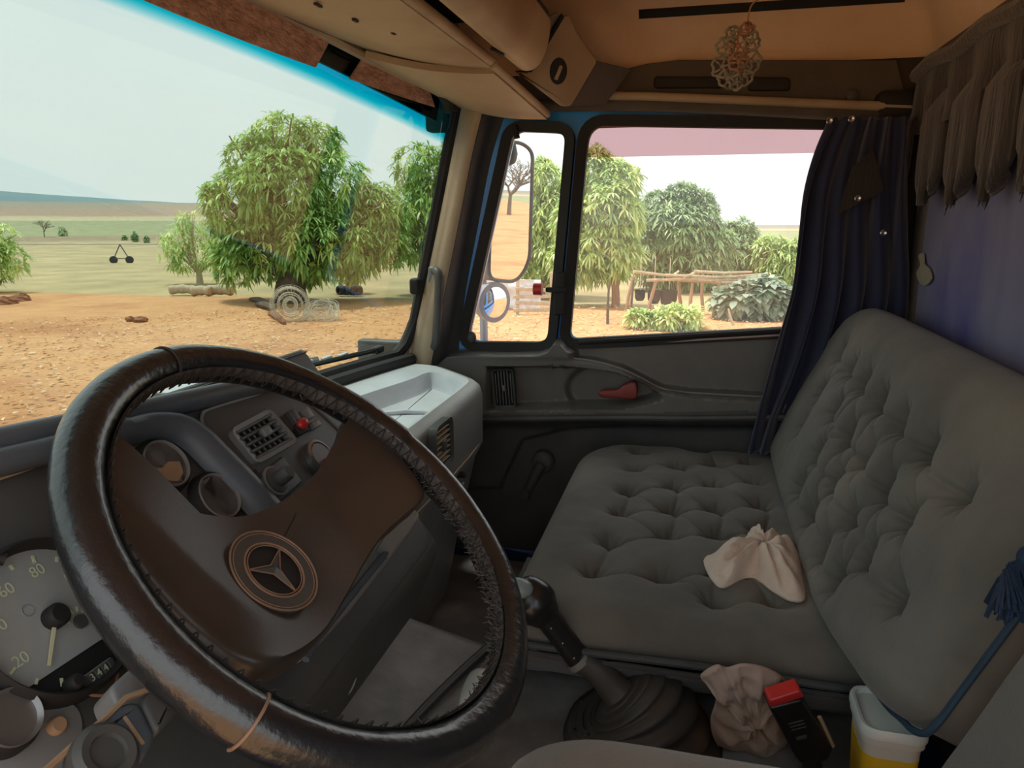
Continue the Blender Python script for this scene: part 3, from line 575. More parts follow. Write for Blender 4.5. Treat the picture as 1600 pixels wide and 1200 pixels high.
# ---- A-pillar: lofted trim between windshield and door
pl_l = catmull([at(640, 567, 0, 1.985), at(664, 470, 0, 1.995), at(690, 350, 0, 2.005), at(712, 240, 0, 2.015), at(728, 160, 0, 2.02), at(737, 120, 0, 2.02)], 6)
pl_r = catmull([at(716, 566, 0, 2.072), at(726, 470, 0, 2.072), at(748, 350, 0, 2.072), at(768, 250, 0, 2.072), at(792, 175, 0, 2.072), at(808, 120, 0, 2.072)], 6)
NP = len(pl_l) - 1
def _pil(u, v):
    i = int(round(v * NP)); a, b = pl_l[i], pl_r[i]; q = a * (1 - u) + b * u; return (q[0] - .028 * math.sin(math.pi * min(1, u * 1.6)) ** .8 * (1 if u < .625 else 0) - .02 * smooth01((.3 - abs(u - .45)) / .3), q[1] - .01 * math.sin(math.pi * u), q[2])
ap = empty('trim_4', (2.02, .7, -.42)); struct(ap, 'tan trim of the windshield pillar')
MB().sheet(lambda u, v: _pil(u * .44, v), 12, NP, -.01).build('pillar_cover', 'tan_trim', ap)
MB().sheet(lambda u, v: _pil(.44 + .56 * u, v), 8, NP, -.008).build('pillar_return', 'plastic_dark', ap)
# grab handle on the pillar
gh = empty('grab_handle', at(684, 545, 0, 1.98)); P = [at(x, y, 0, X_) for x, y, X_ in [(677, 426, 2.0), (682, 424, 1.975), (686, 440, 1.965), (684, 490, 1.962), (681, 535, 1.968), (676, 541, 1.985), (671, 541, 2.0)]]
MB().tube(catmull(P, 5), .0125, 10).build('bar', 'plastic_dark', gh)
for x, y in [(679, 430), (671, 532)]: MB().box(at(x, y, 0, 1.995), (.03, .03, .05), bev=.006).build('mount', 'plastic_grey', gh)
tag(gh, 'upright dark grab handle on the windshield pillar', 'handle')
o = MB().box(at(650, 447, 0, 1.97), (.035, .03, .045), bev=.008).build('seal_clip', 'seal'); tag(o, 'small black clip on the windshield seal', 'clip')

# ---- passenger door
dr = empty('door_1', (XD, -.05, -1.0)); struct(dr, 'passenger door with blue frame and grey moulded panel')
vent = rounded(DP.pts([(727, 536), (799, 212), (812, 203), (886, 206), (857, 537)]), [.045, .02, .02, .03, .035], 6)
mainw = rounded(DP.pts([(888, 532), (919, 194), (1345, 200), (1335, 508)]), [.03, .05, .05, .04], 6)
frame = DP.pts([(694, 566), (712, 470), (738, 345), (757, 262), (776, 192), (800, 174), (1000, 168), (1200, 172), (1420, 178), (1420, 560)])
MB().plate(DP, frame, [vent, mainw], -.045, -.012).build('frame', 'blue_paint', dr, smooth=False)
MB().band(DP, offset(vent, -.024), offset(vent, .004), -.02, .014, .004).build('seal', 'seal', dr)
MB().band(DP, offset(mainw, -.024), offset(mainw, .004), -.02, .014, .004).build('seal', 'seal', dr)
q1 = MB().prism(DP, offset(vent, -.004), -.034, -.029).build('quarter_pane', 'side_glass', dr, smooth=False)
zb = [DP.px(x, y)[1] for x, y in [(919, 240), (1270, 242)]]; zz = sum(zb) / 2
low = [q for q in offset(mainw, -.004)]
lo_ = [(a, min(b, zz)) for a, b in low]; hi_ = [(a, max(b, zz)) for a, b in low]
def dedupe(L):
    out = []
    for q in L:
        if not out or (abs(q[0] - out[-1][0]) + abs(q[1] - out[-1][1])) > 1e-4: out.append(q)
    return out
MB().prism(DP, dedupe(lo_), -.034, -.029).build('pane', 'side_glass', dr, smooth=False)
MB().prism(DP, dedupe(hi_), -.034, -.029).build('tinted_strip', 'strip_glass', dr, smooth=False)
# sill rails under the main pane
for y0, mname, r in [(0, 'seal', .008), (7, 'alu', .006)]:
    MB().tube([DP.w(*DP.px(x, y + y0), .006) for x, y in [(905, 535), (1060, 526), (1230, 516), (1380, 506)]], r, 8).build('sill_rail', mname, dr)
# moulded lower panel as relief
top_px = [(690, 562), (706, 548), (730, 546), (800, 547), (846, 546), (862, 540), (870, 528), (880, 528), (890, 540), (905, 545), (1000, 541), (1100, 534), (1215, 524), (1400, 512)]
def relief(px, py):
    h = 0.0
    # ridge that sweeps down from the mirror corner to the arm rest
    rx = [690, 760, 880, 930, 975, 1005, 1035, 1080, 1190, 1400]; ry = [556, 556, 556, 560, 572, 588, 603, 609, 615, 622]
    r = float(np.interp(px, rx, ry)); k = py - r
    amp = float(np.interp(px, [690, 900, 1020, 1060, 1400], [.028, .026, .03, .038, .04]))
    h += amp * smooth01((k + 4) / 8) * (1 - smooth01((k - 22) / 34) * .0)
    h -= .0 if px > 900 else 0
    if px < 905: h += .028 * smooth01((905 - px) / 12) * (1 - smooth01((k + 4) / 8))
    # pocket (recess) with vent at its front
    pl_, pr, pt, pb = 767, 1036, float(np.interp(px, [767, 860, 900, 960, 1000, 1036], [568, 568, 569, 576, 590, 612])), float(np.interp(px, [767, 980, 1036], [636, 631, 618]))
    d = min(px - pl_, pr - px, py - pt, pb - py); h -= .030 * smooth01((d + 1) / 7)
    # round hand dish inside the pocket
    q = math.hypot((px - 955) / 74, (py - 608) / 44); h -= .012 * smooth01((1 - q) * 8) if d > 0 else 0
    # under-cut below the arm rest
    h -= .030 * smooth01((py - 645) / 28); 
    lo = float(np.interp(px, [780, 815, 880, 980, 1200], [760, 684, 668, 660, 657])); h -= .012 * smooth01((py - lo) / 8)
    return h * 1.7
na, nb = 210, 140
A0, A1 = DP.px(688, 600)[0], DP.px(1420, 600)[0]
tops = sorted([DP.px(x, y) for x, y in top_px]); ta = [q[0] for q in tops]; tb = [q[1] for q in tops]
def _door(u, v):
    a = A0 + (A1 - A0) * u; zt = float(np.interp(a, ta, tb)); b = -1.0 + (zt + 1.0) * (1 - (1 - v) ** 1.7)
    P_ = CM @ np.array(DP.w(a, b)); px = 800 + FPX * P_[0] / -P_[2]; py = 600 - FPX * P_[1] / -P_[2]
    e = smooth01(min(1, (zt - b) / .012)); return DP.w(a, b, .004 + relief(px, py) * e + .0)
skins = {'panel': MB(), 'shaded_lower': MB()}; gv = [_door(i / na, j / nb) for j in range(nb + 1) for i in range(na + 1)]
for j in range(nb):
    for i in range(na):
        k = j * (na + 1) + i; c_ = np.mean([gv[k], gv[k + na + 2]], axis=0); P_ = CM @ c_; px = 800 + FPX * P_[0] / -P_[2]; py = 600 - FPX * P_[1] / -P_[2]
        rdg = float(np.interp(px, [905, 930, 975, 1005, 1035, 1080, 1190, 1400], [552, 556, 568, 584, 599, 605, 611, 618]))
        nm = 'shaded_lower' if py > float(np.interp(px, [690, 1400], [650, 638.8])) else 'panel'
        skins[nm].f.append((k, k + 1, k + na + 2, k + na + 1))
for nm, mname in (('panel', 'door_plastic'), ('shaded_lower', 'plastic_dark')):  # shade on the lower door painted in as a darker plastic
    m = skins[nm]; used = sorted({i for f in m.f for i in f}); ix = {q: i for i, q in enumerate(used)}; MB().add([gv[i] for i in used], [[ix[i] for i in f] for f in m.f]).build(nm, mname, dr, ang=50)
MB().box((2.15, -.04, -.72), (.04, 1.36, .62)).build('outer_skin', 'blue_paint', dr)
def on_panel(px, py, up=.004): return DP.w(*DP.px(px, py), .004 + relief(px, py) + up)
MB().tube(catmull([on_panel(x, y, .002) for x, y in [(900, 557), (935, 562), (975, 573), (1005, 588), (1035, 603), (1080, 609), (1190, 615), (1290, 619)]], 6), .0035, 8).build('ridge_highlight', 'plastic_grey', dr)  # lighter bead stands in for the highlight along the ridge
MB().tube(catmull([on_panel(x, 650 - (x - 700) * .016, .0) for x in range(700, 1400, 50)], 3), .0095, 8).build('shade_edge_bead', 'plastic_dark', dr)  # covers the upper edge of the painted shade
# vent, handle, crank, screw, latch
def vent_part(parent, pl, c, w_, h_, nsl, ang, mats, h=0.0, rot=0.0, vertical=False):
    f = MB(); co, si = math.cos(rot), math.sin(rot)
    rt = lambda L: [(c[0] + a * co - b * si, c[1] + a * si + b * co) for a, b in L]
    O = rt(rounded([(-w_ / 2, -h_ / 2), (w_ / 2, -h_ / 2), (w_ / 2, h_ / 2), (-w_ / 2, h_ / 2)], min(w_, h_) * .22, 5)); t = min(w_, h_) * .10
    f.band(pl, O, offset(O, t), h - .012, h + .006, h + .002); fo = f.build('vent_frame', mats[0], parent)
    MB().prism(pl, offset(O, t * .8), h - .014, h - .012).build('duct', 'seal', fo)
    for k in range(nsl):
        s = (k + .5) / nsl - .5
        if vertical: ctr = rt([(s * (w_ - 2 * t), 0)])[0]; MB().obox(pl, ctr[0], ctr[1], h - .003, .0022, (h_ - 2 * t) * (.98 if abs(s) < .35 else .86), .010, .0006, rot).build('slat', mats[1], fo)
        else: ctr = rt([(0, s * (h_ - 2 * t))])[0]; MB().obox(pl, ctr[0], ctr[1], h - .003, (w_ - 2 * t) * (.98 if abs(s) < .35 else .86), .0022, .010, .0006, rot).build('slat', mats[1], fo)
    MB().obox(pl, c[0], c[1], h + .0, w_ * (.14 if vertical else .2), h_ * (.14 if vertical else .22), .012, .002, rot).build('tab', mats[2], fo)
    return fo
vent_part(dr, DP, DP.px(790, 604), .068, .118, 6, 0, ('plastic_dark', 'plastic_grey', 'plastic_grey'), .022, rot=.08, vertical=True)
hd = MB().prism(Plane((XD - .012, 0, 0), (0, -1, 0), (0, 0, 1)), catmull([np.array(q) for q in DP.pts([(937, 611), (945, 606), (966, 605), (978, 597), (995, 594), (996, 618), (975, 619), (945, 618)])], 3, True), .0, .022, .006)
hd.v = hd.v; ho = hd.build('inner_handle', 'red_plastic', dr); ho['label'] = 'worn dark red door release lever'
MB().lathe(DP, *DP.px(912, 563), [(.010, 0), (.010, .012), (.006, .012), (.005, .006)], 16, .02).build('screw_cap', 'seal', dr)
ck = MB().lathe(DP, *DP.px(848, 722), [(.034, -.05), (.034, .005), (.028, .012), (.02, .014)], 24); co = ck.build('window_crank', 'plastic_dark', dr)
MB().tube([DP.w(*DP.px(848, 722), .012), DP.w(*DP.px(836, 745), .02), DP.w(*DP.px(826, 764), .022)], [.017, .015, .013], 10).build('crank_arm', 'plastic_dark', co)
MB().lathe(DP, *DP.px(826, 765), [(.016, 0), (.016, .03), (.012, .036)], 18, .02).build('crank_knob', 'plastic_dark', co)
lt = MB().obox(DP, *DP.px(870, 452), .02, .055, .014, .016, .004); lo2 = lt.build('quarter_latch', 'seal', dr)
k_ = DP.px(843, 451); MB().tube([DP.w(k_[0] + .012, k_[1], .02), DP.w(k_[0] - .012, k_[1], .02)], [.017, .017], 18).build('latch_knob', 'red_bright', lo2)
MB().obox(DP, *DP.px(876, 458), .012, .03, .12, .014, .004).build('latch_plate', 'seal', dr)
MB().tube([DP.w(*DP.px(806, 196), .012), DP.w(*DP.px(810, 217), .014)], [.007, .008], 10).build('pane_hinge', 'seal', dr)
MB().ball(DP.w(*DP.px(738, 527), .006), (.012, .014, .018)).build('pane_hinge', 'plastic_dark', dr)
MB().tube([DP.w(*DP.px(x, y), -.008) for x, y in [(908, 210), (896, 350), (876, 520)]], .0042, 8).build('frame_bead', 'blue_paint', dr)

# ---- outside mirror on its arm
mx_ = 2.36; em = empty('wing_mirror', at(757, 545, 0, mx_)); c = np.array(at(797, 332, 0, mx_)); nrm = np.array([-.56, -.828, -.03]); nrm /= np.linalg.norm(nrm)
e2_ = np.array([0, 0, 1.0]) - nrm * nrm[2]; e2_ /= np.linalg.norm(e2_); e1_ = np.cross(e2_, nrm); MP = Plane(c, e1_, e2_)
ol = rounded(MP.pts([(766, 222), (812, 220), (832, 236), (827, 410), (806, 443), (760, 438)]), [.04, .04, .05, .05, .05, .04], 6)
MB().prism(MP, ol, -.05, .004, .012).build('case', 'mirror_case', em)
MB().tube([MP.w(*q, .006) for q in offset(ol, .004)], .006, 8, closed=True).build('rim', 'plastic_dark', em)
MB().prism(MP, offset(ol, .010), .0, .006).build('glass', 'mirror_glass', em, smooth=False)
c3_ = MP.px(771, 472); MB().lathe(MP, *c3_, [(.02, -.05), (.06, -.03), (.066, .0), (.066, .008), (.06, .010)], 32).build('round_case', 'mirror_case', em)
MB().lathe(MP, *c3_, [(.06, .004), (.05, .010), (.036, .0155), (.018, .0195), (.004, .0205)], 32).build('convex_glass', 'mirror_glass', em)
MB().tube([at(757, 560, 0, mx_ + .03), at(754, 440, 0, mx_ + .05), at(770, 300, 0, mx_ + .05), at(783, 230, 0, mx_ + .03)], .014, 8).build('arm', 'mirror_case', em)
MB().tube(catmull([at(790, 218, 0, mx_), at(789, 240, 0, mx_ - .03), at(788, 258, 0, mx_ - .03)], 3), [.02, .032, .036, .04, .038, .034, .02], 12).build('clamp', 'seal', em)
tag(em, 'tall wing mirror with small round mirror below, outside quarter window', 'mirror')
# bare acacia behind the truck, seen in the mirror
v = ray(795, 335); v /= np.linalg.norm(v); rf = v - 2 * (v @ MP.n) * MP.n
bp = c + rf * 62; bare_tree('bare_tree', (bp[0], bp[1], ZG), 5.6, 11, 'leafless spreading tree seen reflected in the wing mirror', .2)
# ---- wiper lying on the lower windshield
wp = empty('wiper', ws_px(470, 583, -.05)); MB().tube([ws_px(x, y, -.03) for x, y in [(430, 590), (500, 572), (560, 558), (612, 545)]], .007, 6).build('blade', 'seal', wp)
MB().tube([ws_px(x, y, -.045) for x, y in [(380, 596), (450, 577), (520, 563)]], .009, 6).build('arm', 'plastic_grey', wp)
for x, y in [(470, 577), (500, 569), (530, 562), (555, 557)]: MB().box(ws_px(x, y, -.035), (.045, .012, .014), bev=.003).build('clip', 'plastic_light', wp)
MB().box(ws_px(606, 547, -.03), (.05, .02, .02), bev=.005).build('tip', 'seal', wp)
tag(wp, 'black wiper blade resting along the windshield base', 'wiper')
o = MB().tube([ws_px(268, 634, -.05), ws_px(282, 630, -.05), ws_px(298, 625, -.06)], [.012, .016, .008], 8).build('washer_nozzle', 'seal'); tag(o, 'small dark washer nozzle outside, seen through the wheel', 'nozzle')
o = MB().sheet(lambda u, v: tuple(np.array(ws_px(325 + 70 * u, 618 - 14 * u - 10 * v * u, -.06)) + [0, .06 * v, 0]), 8, 4, .015).build('wiper_cowl', 'plastic_light'); tag(o, 'grey wiper cowl edge outside the windshield', 'cowl')

# ---- overhead console
oc = empty('overhead_console', (1.0, .5, .33))
def yf(x): return ws(x, .36)[1] - .016
XE = 1.66
MB().sheet(lambda u, v: (-.02 + (XE + .02) * u, yf(-.02 + (XE + .02) * u) * (1 - v) + .452 * v, .336 - .008 * math.sin(math.pi * v) + .040 * (1 - v) ** 1.3), 30, 10, -.012).build('underside', 'tan_trim', oc)
MB().tube([(x, yf(x) - .0, .374 - .085 * max(0, x - 1.3)) for x in np.linspace(-.02, 2.0, 24)], .011, 8).build('front_bead', 'tan_trim', oc)
MB().tube([(x, .452, .337) for x in (-.02, 1.0, XE)], .012, 10).build('rear_bead', 'tan_trim', oc)
# wing down to the pillar
wg = [(1.55, .70, .352), (XE, .45, .327), (1.975, .392, .270), (2.005, .64, .312)]
def _wing(u, v):
    a = np.array(wg[0]) * (1 - u) + np.array(wg[3]) * u; b = np.array(wg[1]) * (1 - u) + np.array(wg[2]) * u; q = a * (1 - v) + b * v; return (q[0], q[1], q[2] - .010 * math.sin(math.pi * v))
MB().sheet(_wing, 12, 10, -.014).build('corner_wing', 'tan_trim', oc)
MB().tube([(XE - .02, .448, .330), (1.975, .392, .270)], .010, 10).build('wing_bead', 'tan_trim', oc)
MB().sheet(lambda u, v: (-.02 + 2.0 * u, .455 - .09 * v, .43 - .05 * math.sin(math.pi * v)), 10, 6, -.01).build('gap_floor', 'seal', oc)
# rounded shelf lip
prof = [(.425, .365), (.405, .340), (.385, .332), (.365, .342), (.350, .37), (.343, .405), (.343, .43), (.352, .432), (.356, .40)]
P_ = catmull([np.array([0, *q]) for q in prof], 4)
MB().sheet(lambda u, v: (-.02 + 1.735 * u - .0 + .02 * (v - .5) * u, P_[int(round(v * (len(P_) - 1)))][1], P_[int(round(v * (len(P_) - 1)))][2]), 16, len(P_) - 1, -.006).build('shelf_lip', 'tan_trim', oc)
MB().tube([(x, .345, .433) for x in (-.02, 1.0, 1.70)], .005, 8).build('shelf_rail', 'tan_trim', oc)
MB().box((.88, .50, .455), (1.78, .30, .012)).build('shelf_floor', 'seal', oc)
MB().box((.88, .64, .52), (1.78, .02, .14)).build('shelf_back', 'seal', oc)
EP = Plane((1.86, .34, .37), (.35, -.94, 0), (-.25, -.1, 1))
epo = EP.pts([(806, 112), (826, 113), (878, 27), (888, 22), (903, 55), (933, 96), (892, 166), (877, 166)])
MB().prism(EP, rounded(epo, .008, 3), -.05, .004, .004).build('end_panel', 'tan_trim', oc)
MB().prism(EP, rounded(EP.pts([(824, 105), (876, 20), (880, 27), (829, 113)]), .003), .002, .014, .003).build('end_lip', 'seal', oc)
MB().prism(EP, rounded(EP.pts([(818, 46), (872, 18), (878, 28), (828, 104), (822, 90)]), .004), -.03, -.004, .003).build('pocket_side', 'plastic_grey', oc)
s0 = EP.px(872, 111); MB().prism(EP, circle(*s0, .021, 24, .030, 0), .0, .008, .002).build('lamp_recess', 'seal', oc)
MB().obox(EP, s0[0], s0[1] - .003, .009, .009, .034, .006, .002, -.35).build('lamp_switch', 'tan_trim', oc)
MB().sheet(lambda u, v: EP.w(*(np.array(EP.px(933 - 41 * v, 96 + 70 * v)) + np.array([.10 * u, -.02 * u * (1 - v)])), -.02 - .05 * u), 6, 6, .006).build('end_return', 'headliner_dark', oc)
for x, y, s_ in [(497, 8, .02), (555, 32, .016), (615, 52, .014)]:
    q = np.array(at(x, y, 2, .326)); MB().box(q, (s_, .006, .004), bev=.001).build('slit', 'seal', oc)
q = np.array(at(785, 80, 2, .331)); MB().tube(catmull([q + [-.03, .015, 0], q + [0, 0, -.006], q + [.03, .012, -.002]], 4), .004, 6).build('cable_tie', 'seal', oc)
tag(oc, 'tan overhead console with open shelf above the windshield', 'console')
# ================================================================== dashboard, driver side
mat('dial', (0.2640, 0.3000, 0.3240), .5, (0.3600, 0.3600, 0.3240), 12)
mat('dial_marks', (.55, .60, .42), .6)
mat('needle', (.60, .58, .36), .5)
mat('dark_gloss', (.02, .02, .02), .12, (.05, .035, .025), 9)
mat('dust_brown', (.34, .22, .13), .8, (.46, .30, .18), 10)
mat('hub_brown', (0.0524, 0.0418, 0.0357), .38, (0.0707, 0.0542, 0.0431), 7, .35, 300, c3=(0.0862, 0.0616, 0.0443), s3=9, bdist=.0004)
mat('leather', (0.0096, 0.0104, 0.0128), .30, (0.0176, 0.0184, 0.0208), 8, .7, 110, bdist=.0016, spec=.8, coat=.35)
mat('leather_worn', (0.0605, 0.0550, 0.0523), .7, (0.1155, 0.1045, 0.0963), 40, .8, 220, bdist=.002)
mat('thread', (0.0280, 0.0224, 0.0200), .9, (0.0560, 0.0440, 0.0384), 60)
mat('emblem_edge', (.26, .15, .09), .55, (.34, .20, .13), 30)
mat('emblem_ring', (.060, .055, .05), .5, (.085, .075, .065), 12)
FP = Plane((0.5, .47, -.30), (1, 0, 0), (0, .573, .819))
db = empty('dashboard', (.5, .6, -.75))
prof = [(.556, -.196), (.547, -.187), (.56, -.186), (.62, -.225), (.74, -.295), (.86, -.37), (.90, -.40), (.90, -.62), (.56, -.64), (.40, -.60), (.358, -.50), (.352, -.475), (.356, -.465)]
XR = .965
def bodyprof(x): return prof
m = MB(); n = len(prof); xs = [-.02, .3, .6, .9, XR]
m.add([(x, y, z) for x in xs for y, z in prof], [(i * n + j, i * n + (j + 1) % n, (i + 1) * n + (j + 1) % n, (i + 1) * n + j) for i in range(len(xs) - 1) for j in range(n)] + [tuple(range(n))[::-1], tuple(range((len(xs) - 1) * n, len(xs) * n))])
m.build('body', 'plastic_dark', db)
fo_ = [(FP.px(x, y)) for x, y in [(390, 605), (0, 690)]]
a_l, a_r = -.52, XR - .5; bt = .143; bb = -.222
MB().prism(FP, rounded([(a_l, bb), (a_r - .02, bb + .02), (a_r, bb + .05), (a_r, bt), (a_l, bt)], .015), -.02, .0, .006).build('facia', 'plastic_dark', db)
# soft hood edge and the grey-blue rib that borders the gauges
hoodp = [FP.w(*FP.px(x, y), .004) for x, y in [(-60, 706), (0, 694), (90, 674), (180, 655), (290, 630), (390, 607), (450, 594)]]
MB().tube(catmull(hoodp, 5), .013, 10).build('hood_edge', 'plastic_blue_cast', db)
rib_o = FP.pts([(185, 672), (230, 660), (275, 662), (310, 680), (345, 712), (385, 752), (425, 795), (440, 812)]); rib_i = FP.pts([(180, 690), (225, 681), (262, 684), (290, 702), (322, 735), (355, 768), (395, 812), (410, 830)])
ro = catmull([np.array(q) for q in rib_o], 5); ri = catmull([np.array(q) for q in rib_i], 5)
def _rib(u, v):
    i = int(round(u * (len(ro) - 1))); q = ro[i] * (1 - v) + ri[i] * v; return FP.w(q[0], q[1], .001 + .014 * math.sin(math.pi * min(1, v * 1.0)) ** .6)
MB().sheet(_rib, len(ro) - 1, 8, .008).build('gauge_rib', 'plastic_blue_cast', db)
# left hood roll
lh = [FP.w(*FP.px(x, y), .012) for x, y in [(-60, 745), (0, 730), (70, 712), (130, 695), (185, 680)]]
MB().tube(catmull(lh, 5), .012, 10).build('hood_roll', 'plastic_blue_cast', db)
MB().tube(catmull([FP.w(*FP.px(x, y), .006) for x, y in [(-60, 765), (0, 746), (70, 722), (100, 712)]], 4), .004, 6).build('edge_bead', 'tan_trim', db)
# centre panel seam
cpo = catmull([np.array(q) for q in FP.pts([(312, 652), (325, 642), (390, 622), (440, 608), (490, 640), (545, 700), (540, 760), (470, 830), (445, 805), (360, 715), (318, 675)])], 4, True)
cpo = [tuple(q) for q in cpo]
MB().prism(FP, cpo, -.005, .004, .003).build('centre_panel', 'plastic_dark', db)
MB().tube([FP.w(*q, .004) for q in cpo], .0022, 6, closed=True).build('panel_bead', 'plastic_grey', db)
# centre vent : frame, slats both ways
vq = [np.array(q) for q in FP.pts([(357, 672), (421, 638), (466, 690), (401, 727)], .01)]
vo = rounded([tuple(q) for q in vq], .012, 4)
fr = MB().band(FP, vo, offset(vo, .008), .0, .012, .010).build('vent_frame', 'plastic_grey', db)
MB().prism(FP, offset(vo, .006), .0042, .0048).build('duct', 'seal', fr)
vin = lambda u, v: (vq[0] * (1 - u) + vq[1] * u) * (1 - v) + (vq[3] * (1 - u) + vq[2] * u) * v
for k in range(5):
    v_ = .14 + .18 * k; A, B = vin(.07, v_), vin(.93, v_); MB().tube([FP.w(*A, .0095), FP.w(*((A + B) / 2), .0095), FP.w(*B, .0095)], .0023, 6).build('slat', 'plastic_dark', fr)
for k in range(7):
    u_ = .14 + .12 * k; A, B = vin(u_, .07), vin(u_, .93); MB().tube([FP.w(*A, .0068), FP.w(*((A + B) / 2), .0068), FP.w(*B, .0068)], .0015, 5).build('slat', 'plastic_dark', fr)
tc_ = vin(.55, .44); MB().obox(FP, *tc_, .013, .016, .012, .007, .002).build('tab', 'plastic_grey', fr)
# small gauges
for k, (x, y, r, rim) in enumerate([(255, 728, .0245, 'dust_brown'), (338, 778, .0245, 'dark_gloss')]):
    q = FP.px(x, y, .006); gg = MB().lathe(FP, *q, [(r * 1.25, 0), (r * 1.22, .008), (r * 1.1, .012), (r * .98, .010), (r * .96, .006)], 36).build('gauge', 'seal', db)
    MB().lathe(FP, *q, [(r * 1.08, .010), (r * 1.04, .0135), (r * .98, .0125), (r * .97, .010)], 36).build('gauge_ring', 'plastic_grey', gg)
    MB().lathe(FP, *q, [(r * .97, .006), (r * .95, .0085), (r * .5, .0095), (r * .05, .0098)], 36).build('gauge_lens', 'dark_gloss', gg)
    if k == 0: MB().prism(FP, [(q[0] + a * r * .9, q[1] + b * r * .9) for a, b in [(-.75, .1), (-.3, -.1), (.2, .05), (.8, -.15), (.6, -.7), (0, -.95), (-.6, -.65)]], .0095, .0102).build('dust_film', 'dust_brown', gg)
MB().tube([FP.w(*FP.px(x, y), .003) for x, y in [(248, 685), (256, 694), (262, 706)]], .002, 5).build('scratch_wire', 'plastic_grey', db)
# switches, red hazard button, rotary knob, ignition barrel
for x, y, mname, sx, sy in [(459, 652, 'plastic_dark', .014, .020), (478, 648, 'plastic_grey', .018, .016), (470, 672, 'seal', .022, .012), (492, 664, 'plastic_grey', .016, .010), (398, 743, 'seal', .008, .012)]:
    MB().obox(FP, *FP.px(x, y, .008), .008, sx, sy, .010, .002).build('switch', mname, db)
ob_ = MB().ball(FP.w(*FP.px(472, 663, .012), .013), (.011, .007, .008)).build('hazard_switch', 'red_bright', db); ob_['label'] = 'bright red hazard switch'
MB().obox(FP, *FP.px(436, 750, .004), .006, .058, .04, .006, .003, .1).build('knob_plate', 'plastic_dark', db)
q = FP.px(440, 745, .02); kk = MB().lathe(FP, *q, [(.017, .008), (.016, .014), (.010, .016), (.009, .030), (.007, .034)], 24).build('rotary_knob', 'plastic_dark', db)
MB().lathe(FP, *q, [(.019, .007), (.019, .011), (.017, .012)], 24).build('knob_ring', 'plastic_grey', kk)
q = FP.px(503, 712, .012); ig = MB().lathe(FP, *q, [(.024, .003), (.024, .012), (.020, .014), (.019, .010)], 28).build('ignition_barrel', 'alu', db)
MB().lathe(FP, *q, [(.019, .009), (.018, .013), (.002, .0135)], 28).build('barrel_face', 'mirror_case', ig); MB().obox(FP, q[0] - .006, q[1] - .010, .016, .006, .010, .006, .001).build('key_slot', 'red_plastic', ig)
# speedometer
S0 = FP.px(80, 968, .008); SR = np.linalg.norm(np.array(FP.px(60, 850, .008)) - S0) * .98
sp = MB().lathe(FP, *S0, [(SR * 1.07, 0), (SR * 1.05, .016), (SR * 1.0, .022), (SR * .95, .018), (SR * .93, .008)], 64).build('speedometer', 'seal', db); sp['label'] = 'large round speedometer with pale numerals'
c0, c1 = np.array(FP.px(63, 1062, .010)) - S0, np.array(FP.px(160, 998, .010)) - S0; cn = np.array([-(c1 - c0)[1], (c1 - c0)[0]]); cn /= np.linalg.norm(cn)
if cn @ c0 > 0: cn = -cn
cd = -(cn @ c0)
dl = []
for t in np.linspace(0, 2 * math.pi, 97)[:-1]:
    q = np.array([math.cos(t), math.sin(t)]) * SR * .93; s_ = cn @ q + cd
    if s_ < 0: q = q - cn * s_
    dl.append((S0[0] + q[0], S0[1] + q[1]))
MB().prism(FP, dl, .006, .010).build('dial_face', 'dial', sp, smooth=False)
_an = lambda x, y: math.atan2(*(np.array(FP.px(x, y, .010)) - np.array(S0))[::-1])
t20 = _an(38, 1024); t80 = _an(62, 905); t20 = t20 + 2 * math.pi if t20 < t80 else t20
ang = lambda vkm: t20 + (t80 - t20) * (vkm - 20) / 60
for k in range(0, 14):
    t = ang(10 * k); r_ = SR * .80; MB().obox(FP, S0[0] + r_ * math.cos(t), S0[1] + r_ * math.sin(t), .0106, SR * (.10 if k % 2 == 0 else .07), SR * .035, .0008, 0, t).build('tick', 'dial_marks', sp, smooth=False)
    if k % 2 == 0 and k:
        r_ = SR * .635 if False else SR * .62; text_part(str(10 * k), FP, S0[0] + SR * .64 * math.cos(t), S0[1] + SR * .64 * math.sin(t), .0106, SR * .20, 'dial_marks', sp)
t = _an(73, 1033); nd = MB(); d_ = np.array([math.cos(t), math.sin(t)]); nn_ = np.array([-d_[1], d_[0]])
nd.prism(FP, [tuple(np.array(S0) + d_ * SR * .05 + nn_ * SR * .022), tuple(np.array(S0) + d_ * SR * .05 - nn_ * SR * .022), tuple(np.array(S0) + d_ * SR * .62 - nn_ * SR * .016), tuple(np.array(S0) + d_ * SR * .62 + nn_ * SR * .016)], .013, .0145); nd.build('needle', 'needle', sp, smooth=False)
MB().lathe(FP, *S0, [(SR * .15, .010), (SR * .15, .018), (SR * .11, .021)], 28).build('needle_hub', 'seal', sp)
sg = (S0[0] + SR * .26, S0[1] - SR * .22); MB().lathe(FP, *sg, [(SR * .09, .010), (SR * .09, .0125)], 20).build('small_hub', 'plastic_dark', sp)
for k in range(5): tt = math.radians(40 + 28 * k); MB().obox(FP, sg[0] + SR * .17 * math.cos(tt), sg[1] + SR * .17 * math.sin(tt), .0106, SR * .07, SR * .022, .0008, 0, tt).build('tick', 'dial_marks', sp, smooth=False)
MB().tube([FP.w(S0[0] - SR * .20 + SR * .07 * math.cos(a), S0[1] + SR * .24 + SR * .07 * math.sin(a), .0102) for a in np.linspace(0, 2 * math.pi, 25)[:-1]], .0006, 5, closed=True).build('dial_mark', 'mirror_case', sp)
od = np.array(FP.px(152, 1053, .012)); ox = np.array(FP.px(180, 1032, .012)) - np.array(FP.px(128, 1070, .012)); orot = math.atan2(ox[1], ox[0]); odw = np.linalg.norm(ox)
